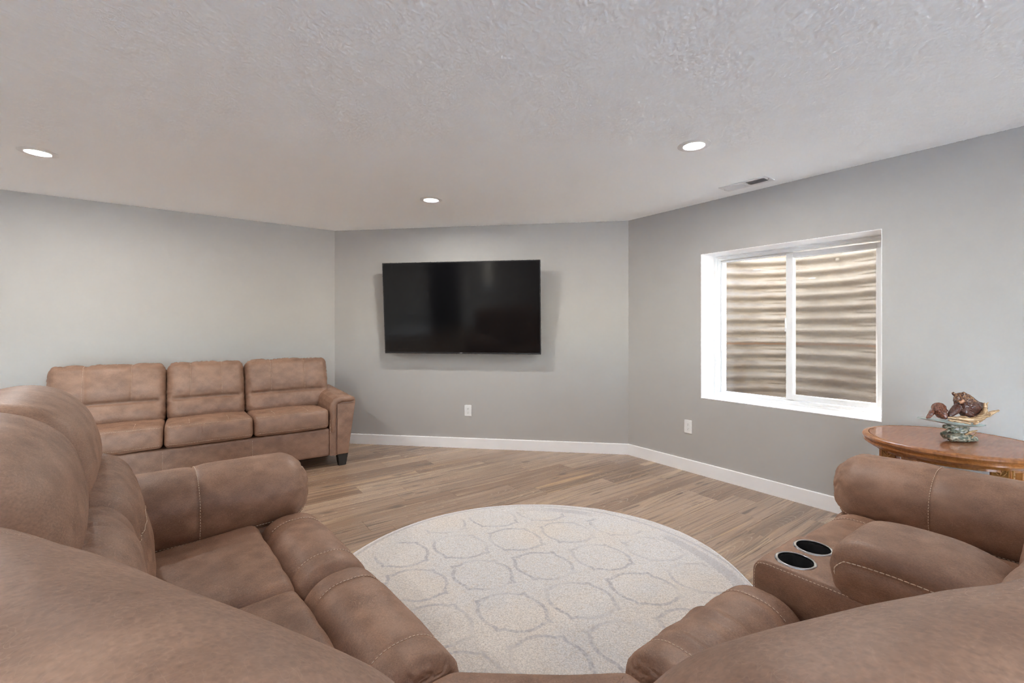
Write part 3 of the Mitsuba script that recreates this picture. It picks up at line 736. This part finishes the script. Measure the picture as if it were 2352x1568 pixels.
seat_unit(ML, -1.225, -0.600, 2)
arm_pad(ML, -1.560, -1.200, -0.92, -0.010, 3, -0.455, 1)
seat_unit(MR, 0.952, 1.545, 4, front_folds=0.010, gather=-1)
seat_unit(MR, 1.858, 2.500, 5)
arm_pad(MR, 2.482, 2.845, -0.90, 0.040, 6, -0.33, -1)

def console():
    x0, x1 = 1.548, 1.855
    w, cx = (x1 - x0) / 2, (x0 + x1) / 2
    A = (w, 0.43, 0.255)
    top = lambda p, n: sstep(0.2, 0.25, p[:, 2])
    sm = [Seam(0, s * (w - 0.008), lambda p, n: sstep(0.20, 0.24, p[:, 2]), depth=0.003, width=0.004, wide=0.0, reach=0.02) for s in (-1, 1)]
    M = place(MR, (cx, -0.485, 0.295))
    c = Cushion(A, (0.010, 0.050, 0.050), M, (0.0, 0.003, 0.002), sm, seed=9, soft=0.0015)
    body = c.mesh(0.008)
    # two cup holders are bored through the top deck
    holes = [(cx - 0.072, -0.158), (cx + 0.072, -0.158)]
    man = m3.Manifold(m3.Mesh(np.asarray(body.vertices, np.float32), np.asarray(body.faces, np.uint32)))
    for hx, hy in holes:
        p = MR @ np.array([hx, hy, 0.5, 1.0])
        man = man - m3.Manifold.cylinder(0.3, 0.0545, 0.0545, 48).translate((p[0], p[1], 0.455))
    k = add(SEC + '__console', man, 'mat_leather', smooth=40)
    st = [[(s * (w - 0.003), -A[1], A[2]), (s * (w - 0.003), A[1], A[2]), (s * (w - 0.003), A[1], -0.1)] for s in (-1, 1)]
    for s in st:
        add(k + '__stitching', c.stitches(s), 'mat_thread')
    for hx, hy in holes:
        p = MR @ np.array([hx, hy, 0.0, 1.0]); z = 0.5525
        rim = lathe([(0.0500, z - 0.008), (0.0508, z + 0.0015), (0.0540, z + 0.0028), (0.0585, z + 0.0018), (0.0610, z - 0.0030), (0.0500, z - 0.008)], 64, (p[0], p[1], 0))
        add(k + '__cup_holder_rim', rim, 'mat_chrome', smooth=50, label='polished metal rim')
        cup = lathe([(0.0005, z - 0.085), (0.044, z - 0.085), (0.0500, z - 0.005), (0.0525, z - 0.005), (0.0465, z - 0.089), (0.0005, z - 0.089)], 48, (p[0], p[1], 0))
        add(k + '__cup_holder', cup, 'mat_black_plastic', smooth=50, label='deep black cup well')
    # padded lid: domed, a sewn line along each side
    L = (w - 0.002, 0.192, 0.072)
    def warp(p):
        t = p[:, 1] / L[1]
        z = p[:, 2] + (p[:, 2] > -0.05) * (0.022 * (1 - t * t) - 0.030 * np.maximum(-t, 0) ** 2 + 0.012 * np.maximum(t, 0))
        return np.c_[p[:, 0], p[:, 1], z]
    side = lambda p, n: sstep(0.3, 0.6, np.abs(n[:, 0]))
    sm = [Seam(2, 0.022, side, depth=0.004, width=0.005, wide=0.003, reach=0.02, pucker=0.002, freq=(20, 45, 20))]
    c = Cushion(L, (0.034, 0.062, 0.062), place(MR, (cx, -0.468, 0.594)), (0.012, 0.010, 0.024), sm, lambda p, n, sd: edge_gathers(p, n, sd, L, 1, 0.0035, (45, 1, 45)), warp=warp, seed=12)
    kk = add(k + '__lid', c.mesh(0.009), 'mat_leather', smooth=True)
    for s in (-1, 1):
        add(k + '__lid_stitching', c.stitches([(s * L[0], -L[1] * 0.95, 0.028), (s * L[0], L[1] * 0.80, 0.028), (s * L[0], L[1], 0.000), (s * L[0], L[1], -0.03)], pitch=0.013, length=0.0105, rad=0.0019), 'mat_thread')
console()

def wedge():
    """Corner seat: a five-sided pad, its front edge bowed a little."""
    poly = sg.Polygon([(0.570, 1.045), (0.655, 0.975), (0.800, 0.860), (0.945, 0.765), (0.945, 0.30), (0.30, 0.02), (-0.05, 0.25), (-0.20, 1.000)])
    top, r = 0.455, 0.075
    P = np.array(poly.exterior.coords[:-1]) if poly.exterior.is_ccw else np.array(poly.exterior.coords[:-1])[::-1]
    t = np.concatenate([[0], np.cumsum(np.linalg.norm(np.diff(np.vstack([P, P[:1]]), axis=0), axis=1))])
    n = 260
    S = np.stack([np.interp(np.linspace(0, t[-1], n, endpoint=False), t, np.append(P[:, k], P[0, k])) for k in (0, 1)], 1)
    for _ in range(6):
        S = 0.5 * S + 0.25 * (np.roll(S, 1, 0) + np.roll(S, -1, 0))
    d = np.roll(S, -1, 0) - np.roll(S, 1, 0); d /= np.linalg.norm(d, axis=1, keepdims=True)
    nin = np.c_[-d[:, 1], d[:, 0]]
    rings = [(S, 0.10), (S, 0.25)] + [(S + nin * r * (1 - math.cos(a)), top - r + r * math.sin(a)) for a in np.linspace(0, np.pi / 2, 12)]
    C = S.mean(0); last = rings[-1][0]
    for q in np.linspace(0.96, 0.04, 22):
        rings.append((C + (last - C) * q, top + 0.018 * (1 - q ** 2)))
    V = np.vstack([np.c_[a, np.full(n, z)] for a, z in rings] + [[[*C, top + 0.018]]])
    V[:, 2] += 0.004 * (meshkit.fbm(V * 11, 3, 4) - 0.5)
    F = []
    for k in range(len(rings) - 1):
        a = k * n + np.arange(n); b = k * n + (np.arange(n) + 1) % n
        F += list(zip(a, b, b + n)) + list(zip(a, b + n, a + n))
    e = (len(rings) - 1) * n
    F += [(e + i, e + (i + 1) % n, len(V) - 1) for i in range(n)]
    add(SEC + '__corner_seat', trimesh.Trimesh(V, F, process=False), 'mat_leather', smooth=True)
    base = extrude(poly.buffer(-0.02), 0.07, 0.03)
    add(SEC + '__corner_base', base, 'mat_leather')
wedge()
def corner_back(nx, ny, dist, lat0, lat1, seed, topz=1.125):
    """A back pillow of the corner: its front stands at that distance from the room's origin, facing along (nx, ny)."""
    a = math.degrees(math.atan2(ny, nx))
    M = frame((0, 0, 0), a)
    # local x of frame() points to the right of the facing direction
    w, cx = (lat1 - lat0) / 2, (lat0 + lat1) / 2
    A = (w, 0.155, 0.30)
    c = Cushion(A, (0.130, 0.135, 0.150), place(M, (cx, dist - 0.155, topz - 0.30), rx=6), (0.012, 0.020, 0.034), (), lambda p, n, sd: edge_gathers(p, n, sd, A, 0, 0.003, (1, 26, 26)), seed=seed, soft=0.005)
    pillow(SEC + '__corner_back', c, (), 0.010)
    B = (w - 0.05, 0.11, 0.20)
    c = Cushion(B, (0.08, 0.09, 0.09), place(M, (cx, dist - 0.06, 0.62), rx=8), (0.01, 0.03, 0.01), (), seed=seed + 1)
    pillow(SEC + '__corner_lumbar', c, (), 0.02)
corner_back(0.859, 0.512, 0.302, -0.86, -0.088, 71, 1.105)
corner_back(0.390, 0.921, 0.332, 0.085, 0.84, 72, 1.108)
# hidden frame of the two seat runs: closed backs, plinths
def run_frame(M, x0, x1):
    bk = Cushion(((x1 - x0) / 2, 0.06, 0.40), (0.03, 0.03, 0.05), place(M, ((x0 + x1) / 2, -1.02, 0.47), rx=8), soft=0.001)
    pillow(SEC + '__back_panel', bk, (), 0.04)
    pb = Cushion(((x1 - x0) / 2, 0.36, 0.10), (0.01, 0.01, 0.01), place(M, ((x0 + x1) / 2, -0.60, 0.135)), soft=0)
    pillow(SEC + '__plinth', pb, (), 0.06)
run_frame(ML, -1.20, -0.02)
run_frame(MR, 0.97, 2.47)
tag(SEC, 'large brown faux-leather reclining sectional wrapped around the round rug', 'sofa')

# ---------------------------------------------------------------- three-seat sofa against the left wall
def three_seater():
    S = 'three_seat_sofa'
    M = frame((0.0, 4.430, 0), 270.0)     # faces -y; local x = -world x
    M = np.eye(4); M[:3, 0], M[:3, 1], M[:3, 2] = (-1, 0, 0), (0, -1, 0), (0, 0, 1); M[:3, 3] = (0, 4.430, 0)
    edges = [-1.136, -0.513, 0.100, 0.720]                       # seat joints, local x = -world x
    for i in range(3):
        w, cx = (edges[i + 1] - edges[i]) / 2, (edges[i] + edges[i + 1]) / 2
        A = (w - 0.003, 0.305, 0.088)
        top = lambda p, n: sstep(0.3, 0.7, n[:, 2]) * sstep(0.03, 0.06, p[:, 1])
        fr = lambda p, n: sstep(0.2, 0.7, n[:, 1])
        sm = [Seam(0, s * w * 0.44, top, depth=0.003, width=0.006, wide=0.003, reach=0.03) for s in (-1, 1)]
        folds = lambda p, n, sd: 0.004 * sstep(0.3, 0.8, n[:, 1]) * sstep(0.07, 0.02, np.abs(p[:, 0] - 0.05)) * np.sin(p[:, 0] * 190 + 2 * meshkit.noise(p * 20, 1)) * sstep(-0.06, 0.0, p[:, 2]) + 0.004 * (meshkit.fbm(p * 13 + sd, 2, 1) - 0.5)
        c = Cushion(A, (0.030, 0.045, 0.036), place(M, (cx, -0.305, 0.452), rx=3), (0.002, 0.016, 0.014), sm, folds, seed=80 + i)
        X, Y, Z = A
        st = [[(-X * 0.96, Y, Z - 0.014), (X * 0.96, Y, Z - 0.014)], [(-X * 0.96, Y, -Z + 0.026), (X * 0.96, Y, -Z + 0.026)]] + [[(s * w * 0.44 + 0.008, 0.06, Z), (s * w * 0.44 + 0.008, Y - 0.02, Z)] for s in (-1, 1)]
        pillow(S + '__seat_cushion', c, st, 0.012, thread=0.0012, pitch=0.0105)
    bed = [-1.262, -0.502, 0.093, 0.850]
    for i in range(3):
        w, cx = (bed[i + 1] - bed[i]) / 2, (bed[i] + bed[i + 1]) / 2
        A = (w - 0.004, 0.120, 0.268)
        fr = lambda p, n: sstep(0.05, 0.5, n[:, 1])
        upper = lambda p, n: fr(p, n) * sstep(-0.075, -0.055, p[:, 2]) + sstep(0.5, 0.8, n[:, 2])
        sm = [Seam(2, -0.068, lambda p, n: fr(p, n) * sstep(w * 0.96, w * 0.80, np.abs(p[:, 0])), depth=0.022, width=0.012, wide=0.024, reach=0.055, pucker=0.005, freq=(34, 10, 8))]
        sm += [Seam(0, s * w * 0.40, upper, depth=0.006, width=0.007, wide=0.006, reach=0.035, pucker=0.003, freq=(8, 10, 62)) for s in (-1, 1)]
        def folds(p, n, sd, A=A):
            return edge_gathers(p, n, sd, A, 2, 0.008, (26, 10, 1)) + edge_gathers(p, n, sd + 1, A, 0, 0.006, (1, 10, 26))
        c = Cushion(A, (0.055, 0.085, 0.085), place(M, (cx, -0.640, 0.735), rx=14), (0.006, 0.038, 0.008), sm, folds, seed=90 + i)
        X, Y, Z = A
        st = [[(s * w * 0.40 + 0.008, Y, -0.05), (s * w * 0.40 + 0.008, Y, Z), (s * w * 0.40 + 0.008, 0.02, Z)] for s in (-1, 1)]
        pillow(S + '__back_cushion', c, st, 0.010, thread=0.0012, pitch=0.0105)
    # base rail with sewn panel joints
    L0, L1 = -1.150, 0.735
    sm = [Seam(0, e - (L0 + L1) / 2, None, depth=0.004, width=0.006, wide=0.001, reach=0.02) for e in edges[1:3]]
    c = Cushion(((L1 - L0) / 2, 0.42, 0.130), (0.012, 0.018, 0.02), place(M, ((L0 + L1) / 2, -0.450, 0.238)), (0, 0.002, 0), sm, soft=0.0015, seed=3)
    pillow(S + '__base_rail', c, [[(e - (L0 + L1) / 2 + 0.007, 0.42, 0.11), (e - (L0 + L1) / 2 + 0.007, 0.42, -0.115)] for e in edges[1:3]], 0.015, thread=0.0012, pitch=0.0105)
    bk = Cushion((1.04, 0.06, 0.40), (0.03, 0.04, 0.05), place(M, (-0.205, -0.800, 0.500), rx=6), soft=0.001)
    pillow(S + '__back_frame', bk, (), 0.05)
    # arms: flared outwards to the top, a rolled band around an inset front panel
    for side, x_in in ((-1, -1.142), (1, 0.728)):
        def arm_outline(k):
            o = x_in
            pts = [(0.0, 0.108), (0.0, 0.555), (0.010, 0.602), (0.036, 0.640), (0.080, 0.662), (0.20, 0.662), (0.236, 0.640), (0.240, 0.600), (0.170, 0.108)]
            return [(o + side * a, z) for a, z in pts]
        prof = np.array(arm_outline(0))
        poly = sg.Polygon(prof).buffer(0.018).buffer(-0.018).buffer(-0.012).buffer(0.012)
        b = extrude(poly, 0.82)
        R = np.eye(4); R[:3, 0], R[:3, 1], R[:3, 2], R[:3, 3] = (1, 0, 0), (0, 0, 1), (0, 1, 0), (0, -0.840, 0)
        def slope(m):
            m = xf(m, R)
            v = np.array(m.vertices); tt = np.clip((-v[:, 1]) / 0.82, 0, 1)
            v[:, 2] += (v[:, 2] > 0.4) * 0.030 * tt
            return xf(trimesh.Trimesh(v, m.faces, process=False), M)
        m = slope(b); m.fix_normals()
        k = add(S + '__arm', m, 'mat_leather', smooth=35)
        # the rolled band: a soft tube of leather over the inner edge and the top
        line = [(x_in + side * 0.030, 0.33), (x_in + side * 0.030, 0.55), (x_in + side * 0.038, 0.592), (x_in + side * 0.062, 0.622), (x_in + side * 0.10, 0.637), (x_in + side * 0.170, 0.638), (x_in + side * 0.226, 0.630)]
        t_ = np.linspace(0, 1, 40)
        q = np.linspace(0, 1, len(line))
        P = np.array([(np.interp(a, q, [p[0] for p in line]), -0.026, np.interp(a, q, [p[1] for p in line])) for a in t_])
        band = tube(P, 0.032 * np.minimum(1, 0.55 + 4.0 * np.minimum(t_, 1 - t_)), 14, ref=np.array([0, 1.0, 0]))
        band = xf(band, M)
        add(k + '__rolled_band', band, 'mat_leather', smooth=60)
        st = [tube(np.array([P[i] + (-side * 0.026 if i < 16 else 0, 0.014, 0.0 if i < 16 else 0.026), P[i] + (P[i + 1] - P[i]) * 0.62 + (-side * 0.026 if i < 16 else 0, 0.014, 0.0 if i < 16 else 0.026)]), 0.0015, 4) for i in range(39)]
        add(k + '__stitching', xf(cat(st[:14]), M), 'mat_thread')
        add(k + '__stitching', xf(cat(st[18:]), M), 'mat_thread')
        pan = sg.Polygon([(x_in + side * a, z) for a, z in ((0.062, 0.112), (0.062, 0.60), (0.232, 0.596), (0.168, 0.112))]).buffer(-0.004)
        pm = extrude(pan, 0.014)
        R2 = R.copy(); R2[:3, 3] = (0, -0.016, 0)
        pm = xf(xf(pm, R2), M); pm.fix_normals()
        add(k + '__front_panel', pm, 'mat_leather', smooth=30)
    for lx in (-1.262, 0.848):
        for ly in (-0.055, -0.78):
            top_, bot_, z1 = 0.047, 0.031, 0.112
            V = [(lx + a * r, ly + b * r, z) for z, r in ((z1, top_), (0.0, bot_)) for a, b in ((-1, -1), (1, -1), (1, 1), (-1, 1))]
            lm = trimesh.convex.convex_hull(np.array(V))
            add(S + '__leg', xf(lm, M), 'mat_leg_black', label='tapered black wooden foot')
    tag(S, 'brown faux-leather three-seat sofa with tapered black feet against the long plain wall', 'sofa')
three_seater()

# ---------------------------------------------------------------- round side table
TC, TZ, TR = np.array([3.352, 0.549]), 0.715, 0.378
def side_table():
    T = 'side_table'
    c = (TC[0], TC[1], 0)
    add(T + '__top', lathe([(0.0, TZ - 0.022), (0.0, TZ - 0.0012), (TR - 0.032, TZ - 0.0012), (TR - 0.032, TZ - 0.022), (0.0, TZ - 0.022)], 128, c), 'mat_table_top', smooth=30, label='polished reddish veneer top')
    prof = [(TR - 0.030, TZ - 0.022), (TR - 0.030, TZ - 0.002), (TR - 0.027, TZ), (TR - 0.012, TZ - 0.0015), (TR - 0.003, TZ - 0.007), (TR, TZ - 0.015), (TR - 0.004, TZ - 0.023), (TR - 0.012, TZ - 0.028),
            (TR - 0.013, TZ - 0.031), (TR - 0.007, TZ - 0.036), (TR - 0.007, TZ - 0.043), (TR - 0.016, TZ - 0.050), (TR - 0.026, TZ - 0.054), (TR - 0.034, TZ - 0.062), (TR - 0.060, TZ - 0.062), (TR - 0.060, TZ - 0.022), (TR - 0.030, TZ - 0.022)]
    add(T + '__rim', lathe(prof, 128, c), 'mat_table_wood', smooth=35, label='stepped moulded rim')
    add(T + '__apron', lathe([(TR - 0.075, TZ - 0.02), (TR - 0.062, TZ - 0.02), (TR - 0.062, TZ - 0.080), (TR - 0.075, TZ - 0.080), (TR - 0.075, TZ - 0.02)], 96, c), 'mat_table_wood', smooth=30)
    for a in (47, 132, 227, 312):
        x, y = TC[0] + 0.285 * math.cos(math.radians(a)), TC[1] + 0.285 * math.sin(math.radians(a))
        h = 0.036
        k = add(T + '__leg', cat([bevel_box(x - h, x + h, y - h, y + h, 0.50, TZ - 0.061, 0.003), bevel_box(x - h * 0.8, x + h * 0.8, y - h * 0.8, y + h * 0.8, 0.0, 0.505, 0.004)]), 'mat_table_wood')
        # carved rosette sunk in a square field on the two outer faces
        for fx, fy in ((-1, 0), (0, 1 if math.sin(math.radians(a)) > 0 else -1)):
            if fx == -1 and math.cos(math.radians(a)) > 0:
                fx = 1
            o = np.array([x + fx * h, y + fy * h, 0.610]); nn = np.array([fx, fy, 0.0]); uu = np.cross([0, 0, 1], nn)
            Mf = np.eye(4); Mf[:3, 0], Mf[:3, 1], Mf[:3, 2], Mf[:3, 3] = uu, (0, 0, 1), nn, o
            g = box(-0.025, 0.025, -0.040, 0.040, 0.0, 0.0006)
            add(k + '__carved_field', xf(g, Mf), 'mat_carving_ground')
            petals = []
            for ring_r, cnt, ln, wd, ph in ((0.0135, 8, 0.0085, 0.0032, 0), (0.0255, 12, 0.0062, 0.0028, 0.26)):
                for j in range(cnt):
                    b = ph + j * 2 * np.pi / cnt
                    e = trimesh.creation.icosphere(1)
                    e.apply_scale([ln, wd, 0.0065])
                    e.apply_transform(trimesh.transformations.rotation_matrix(b, [0, 0, 1]))
                    px, py = ring_r * math.cos(b), ring_r * 1.35 * math.sin(b)
                    if abs(px) < 0.022:
                        e.apply_translation([px, py, 0.001]); petals.append(e)
            for px, py, b in [(sx * ax_, sy * ay_, 0.8 * sx * sy) for sx in (-1, 1) for sy in (-1, 1) for ax_, ay_ in ((0.0205, 0.0345), (0.0195, 0.0235), (0.0085, 0.0365))]:
                e = trimesh.creation.icosphere(1); e.apply_scale([0.0056, 0.0026, 0.0055])
                e.apply_transform(trimesh.transformations.rotation_matrix(b, [0, 0, 1])); e.apply_translation([px, py, 0.001]); petals.append(e)
            e = trimesh.creation.icosphere(2); e.apply_scale([0.0052, 0.0052, 0.0080]); petals.append(e)
            fr = [box(-0.029, -0.025, -0.044, 0.044, 0, 0.005), box(0.025, 0.029, -0.044, 0.044, 0, 0.005), box(-0.025, 0.025, -0.044, -0.040, 0, 0.005), box(-0.025, 0.025, 0.040, 0.044, 0, 0.005)]
            add(k + '__carved_rosette', xf(cat(petals + fr), Mf), 'mat_carving', smooth=50, label='carved flower block')
    tag(T, 'round polished cherry wood side table with carved leg blocks beside the window', 'table')
side_table()

# ---------------------------------------------------------------- bear sculpture
def sculpture():
    B = 'bear_sculpture'
    u = 1 / 4930.0
    org = np.array([3.345, 0.505, TZ])
    org = org + 0.0 * RT
    M = np.eye(4); M[:3, 0], M[:3, 1], M[:3, 2], M[:3, 3] = RT, FW, (0, 0, 1), org
    def S(x, y, d=0.0):
        return np.array([(x - 1240) * u, d * u, (1420 - y) * u + 0.002])
    def limb(chain):
        parts = []
        for (a, b) in zip(chain[:-1], chain[1:]):
            hulls = [m3.Manifold.sphere(p[3] * u, 20).translate(tuple(S(*p[:3]))) for p in (a, b)]
            parts.append(m3.Manifold.batch_hull(hulls))
        return parts
    def flesh(chains, step=0.006, smooth=8, noise=0.0022, freq=130):
        m = m3.Manifold.batch_boolean([p for c in chains for p in limb(c)], m3.OpType.Add).refine_to_length(step)
        mm = m.to_mesh(); t = trimesh.Trimesh(mm.vert_properties[:, :3], mm.tri_verts, process=True)
        trimesh.smoothing.filter_taubin(t, iterations=smooth)
        v, n = np.array(t.vertices), np.array(t.vertex_normals)
        v = v + n * ((meshkit.fbm(v * freq, 3, 2) - 0.5) * 2 * noise)[:, None]
        return xf(trimesh.Trimesh(v, t.faces, process=False), M)
    # rocky foot
    def rock(chains, seed, noise=0.007):
        m = m3.Manifold.batch_boolean([p for c in chains for p in limb(c)], m3.OpType.Add).refine_to_length(0.005)
        mm = m.to_mesh(); t = trimesh.Trimesh(mm.vert_properties[:, :3], mm.tri_verts, process=True)
        v, n = np.array(t.vertices), np.array(t.vertex_normals)
        v = v + n * ((meshkit.fbm(v * 75, 4, seed) - 0.5) * 2 * noise)[:, None]
        v[:, 2] = np.maximum(v[:, 2], 0.0004)
        return xf(trimesh.Trimesh(v, t.faces, process=False), M)
    add(B + '__rock_base', rock([[(900, 1310, -60, 95), (1150, 1310, -100, 110), (1400, 1340, -60, 90), (1600, 1370, 0, 60)], [(950, 1290, 150, 100), (1300, 1310, 180, 100), (1550, 1370, 100, 60)],
                                 [(1150, 1220, 0, 110), (1280, 1170, 20, 120)], [(980, 1130, 0, 70), (1250, 1110, 10, 95), (1380, 1090, 20, 60)], [(880, 1130, 0, 40), (830, 1160, -20, 30)],
                                 [(800, 1035, 0, 55), (1000, 1040, 10, 50), (1350, 1040, 0, 50)]], 5), 'mat_rock', smooth=True, label='mossy grey-green rock foot')
    add(B + '__stick', flesh([[(1190, 1215, -150, 22), (1380, 1150, -120, 26), (1570, 1135, -60, 18)]], 0.006, 4, 0.0012), 'mat_driftwood', smooth=True)
    add(B + '__stick', flesh([[(1330, 1300, -170, 14), (1480, 1200, -120, 14), (1500, 1190, -110, 12)]], 0.006, 4, 0.0012), 'mat_driftwood', smooth=True)
    # sheet of clear ice or water, thin at its edges
    a = np.linspace(0, 2 * np.pi, 72, endpoint=False)
    tipx = np.array([(150 if c < 0 else 1860) for c in np.cos(a)])
    cx_, rx_ = 1010.0, np.where(np.cos(a) < 0, 860.0, 850.0)
    wob = 1 + 0.10 * (meshkit.noise(np.c_[np.cos(a) * 3, np.sin(a) * 3, np.zeros(72)], 3) - 0.5) * 2
    X = cx_ + rx_ * np.cos(a) * wob; Dp = 330 * np.sin(a) * wob
    rings = []
    for q, th in ((1.0, 0.0), (0.93, 0.5), (0.75, 0.9), (0.4, 1.0), (0.05, 1.0)):
        rings.append((cx_ + (X - cx_) * q, Dp * q, th))
    V, F = [], []
    def mid(x):
        return np.interp(x, [150, 700, 1200, 1860], [820, 905, 960, 995])
    for sgn in (1, -1):
        base = len(V)
        for xx, dd, th in rings:
            for j in range(72):
                y = mid(xx[j]) - sgn * th * np.interp(xx[j], [150, 700, 1300, 1860], [14, 40, 48, 12]) + 10 * (meshkit.noise(np.array([[xx[j] / 60, dd[j] / 60, sgn]]), 6)[0] - 0.5)
                V.append(S(xx[j], y, dd[j]))
        V.append(S(cx_, mid(cx_) - sgn * 45, 0))
        for k in range(4):
            for j in range(72):
                p, q = base + k * 72 + j, base + k * 72 + (j + 1) % 72
                f = [(p, q, q + 72), (p, q + 72, p + 72)]
                F += f if sgn > 0 else [t[::-1] for t in f]
        e = base + 4 * 72
        F += [((e + j, e + (j + 1) % 72, len(V) - 1) if sgn > 0 else (e + (j + 1) % 72, e + j, len(V) - 1)) for j in range(72)]
    ice = trimesh.Trimesh(np.array(V), F, process=False); ice.merge_vertices(); ice.fix_normals()
    add(B + '__ice_sheet', xf(ice, M), 'mat_ice', smooth=25, label='clear greenish sheet of ice')
    add(B + '__driftwood', flesh([[(735, 785, -100, 24), (1000, 800, -150, 42), (1250, 830, -240, 62), (1450, 800, -220, 85), (1620, 700, -190, 82), (1760, 690, -170, 62), (1900, 640, -150, 42), (2060, 600, -130, 24)],
                                 [(1620, 690, -190, 82), (1650, 560, -190, 48), (1640, 400, -190, 14)], [(1660, 560, -180, 40), (1700, 470, -170, 26), (1745, 385, -170, 8)],
                                 [(740, 840, -170, 22), (950, 870, -200, 34), (1150, 905, -290, 22)], [(900, 800, -160, 20), (1030, 745, -180, 18), (1115, 738, -270, 12)], [(1270, 910, -300, 30), (1300, 880, -310, 34), (1330, 870, -300, 30)]], 0.005, 6, 0.0028, 160), 'mat_driftwood', smooth=True, label='pale forked driftwood log')
    add(B + '__knot', xf(cat([xf(trimesh.creation.torus(54 * u, 13 * u, 28, 10), np.r_[np.c_[np.array([[1, 0, 0], [0, 0, 1], [0, -1, 0]]), S(1655, 680, -272)], [[0, 0, 0, 1]]]), xf(trimesh.creation.icosphere(2, 26 * u), trimesh.transformations.translation_matrix(S(1655, 680, -262)))]), M), 'mat_driftwood', smooth=True)
    # grown bear lying over the log, head turned to the left
    add(B + '__bear', flesh([[(1620, 580, 60, 190), (1440, 500, 40, 235), (1320, 380, 20, 210), (1240, 310, -10, 165), (1175, 290, -40, 135), (1090, 345, -120, 80), (1045, 378, -135, 48)],
                             [(1600, 560, 60, 150), (1760, 520, 40, 110), (1840, 550, 20, 75)], [(1260, 520, -60, 105), (1200, 630, -110, 88), (1290, 690, -130, 72), (1370, 745, -140, 52)],
                             [(1180, 520, 20, 100), (1040, 620, -20, 95), (930, 690, -50, 72), (850, 740, -70, 50)], [(1175, 150, -120, 38), (1185, 200, -105, 48)], [(1065, 185, 50, 32), (1100, 230, 30, 42)],
                             [(1450, 640, 0, 150), (1300, 680, -20, 110)]], 0.0045, 5, 0.0034, 170), 'mat_bear', smooth=True, label='dark brown grown bear')
    add(B + '__bear_muzzle', flesh([[(1090, 345, -165, 50), (1050, 378, -165, 42), (1018, 392, -160, 28)]], 0.005, 4, 0.0008), 'mat_muzzle', smooth=True)
    add(B + '__bear_nose', xf(trimesh.creation.icosphere(2, 21 * u), M @ trimesh.transformations.translation_matrix(S(996, 396, -168))), 'mat_nose', smooth=True)
    add(B + '__cub', flesh([[(715, 580, 80, 155), (650, 600, 20, 135), (578, 680, -130, 122), (590, 750, -210, 62)], [(470, 650, -20, 70), (380, 690, -60, 56), (300, 770, -80, 44), (262, 790, -85, 34)],
                            [(720, 700, -30, 80), (740, 790, -70, 46)], [(468, 598, -150, 36), (500, 640, -140, 42)], [(690, 598, -150, 36), (655, 640, -140, 42)], [(800, 660, 60, 80), (790, 770, 40, 60)]], 0.0042, 5, 0.0024, 170), 'mat_cub', smooth=True, label='reddish brown bear cub')
    add(B + '__cub_nose', xf(trimesh.creation.icosphere(2, 18 * u), M @ trimesh.transformations.translation_matrix(S(590, 770, -265))), 'mat_nose', smooth=True)
    tag(B, 'small sculpture of a bear and a cub on driftwood standing on the side table', 'sculpture')
sculpture()
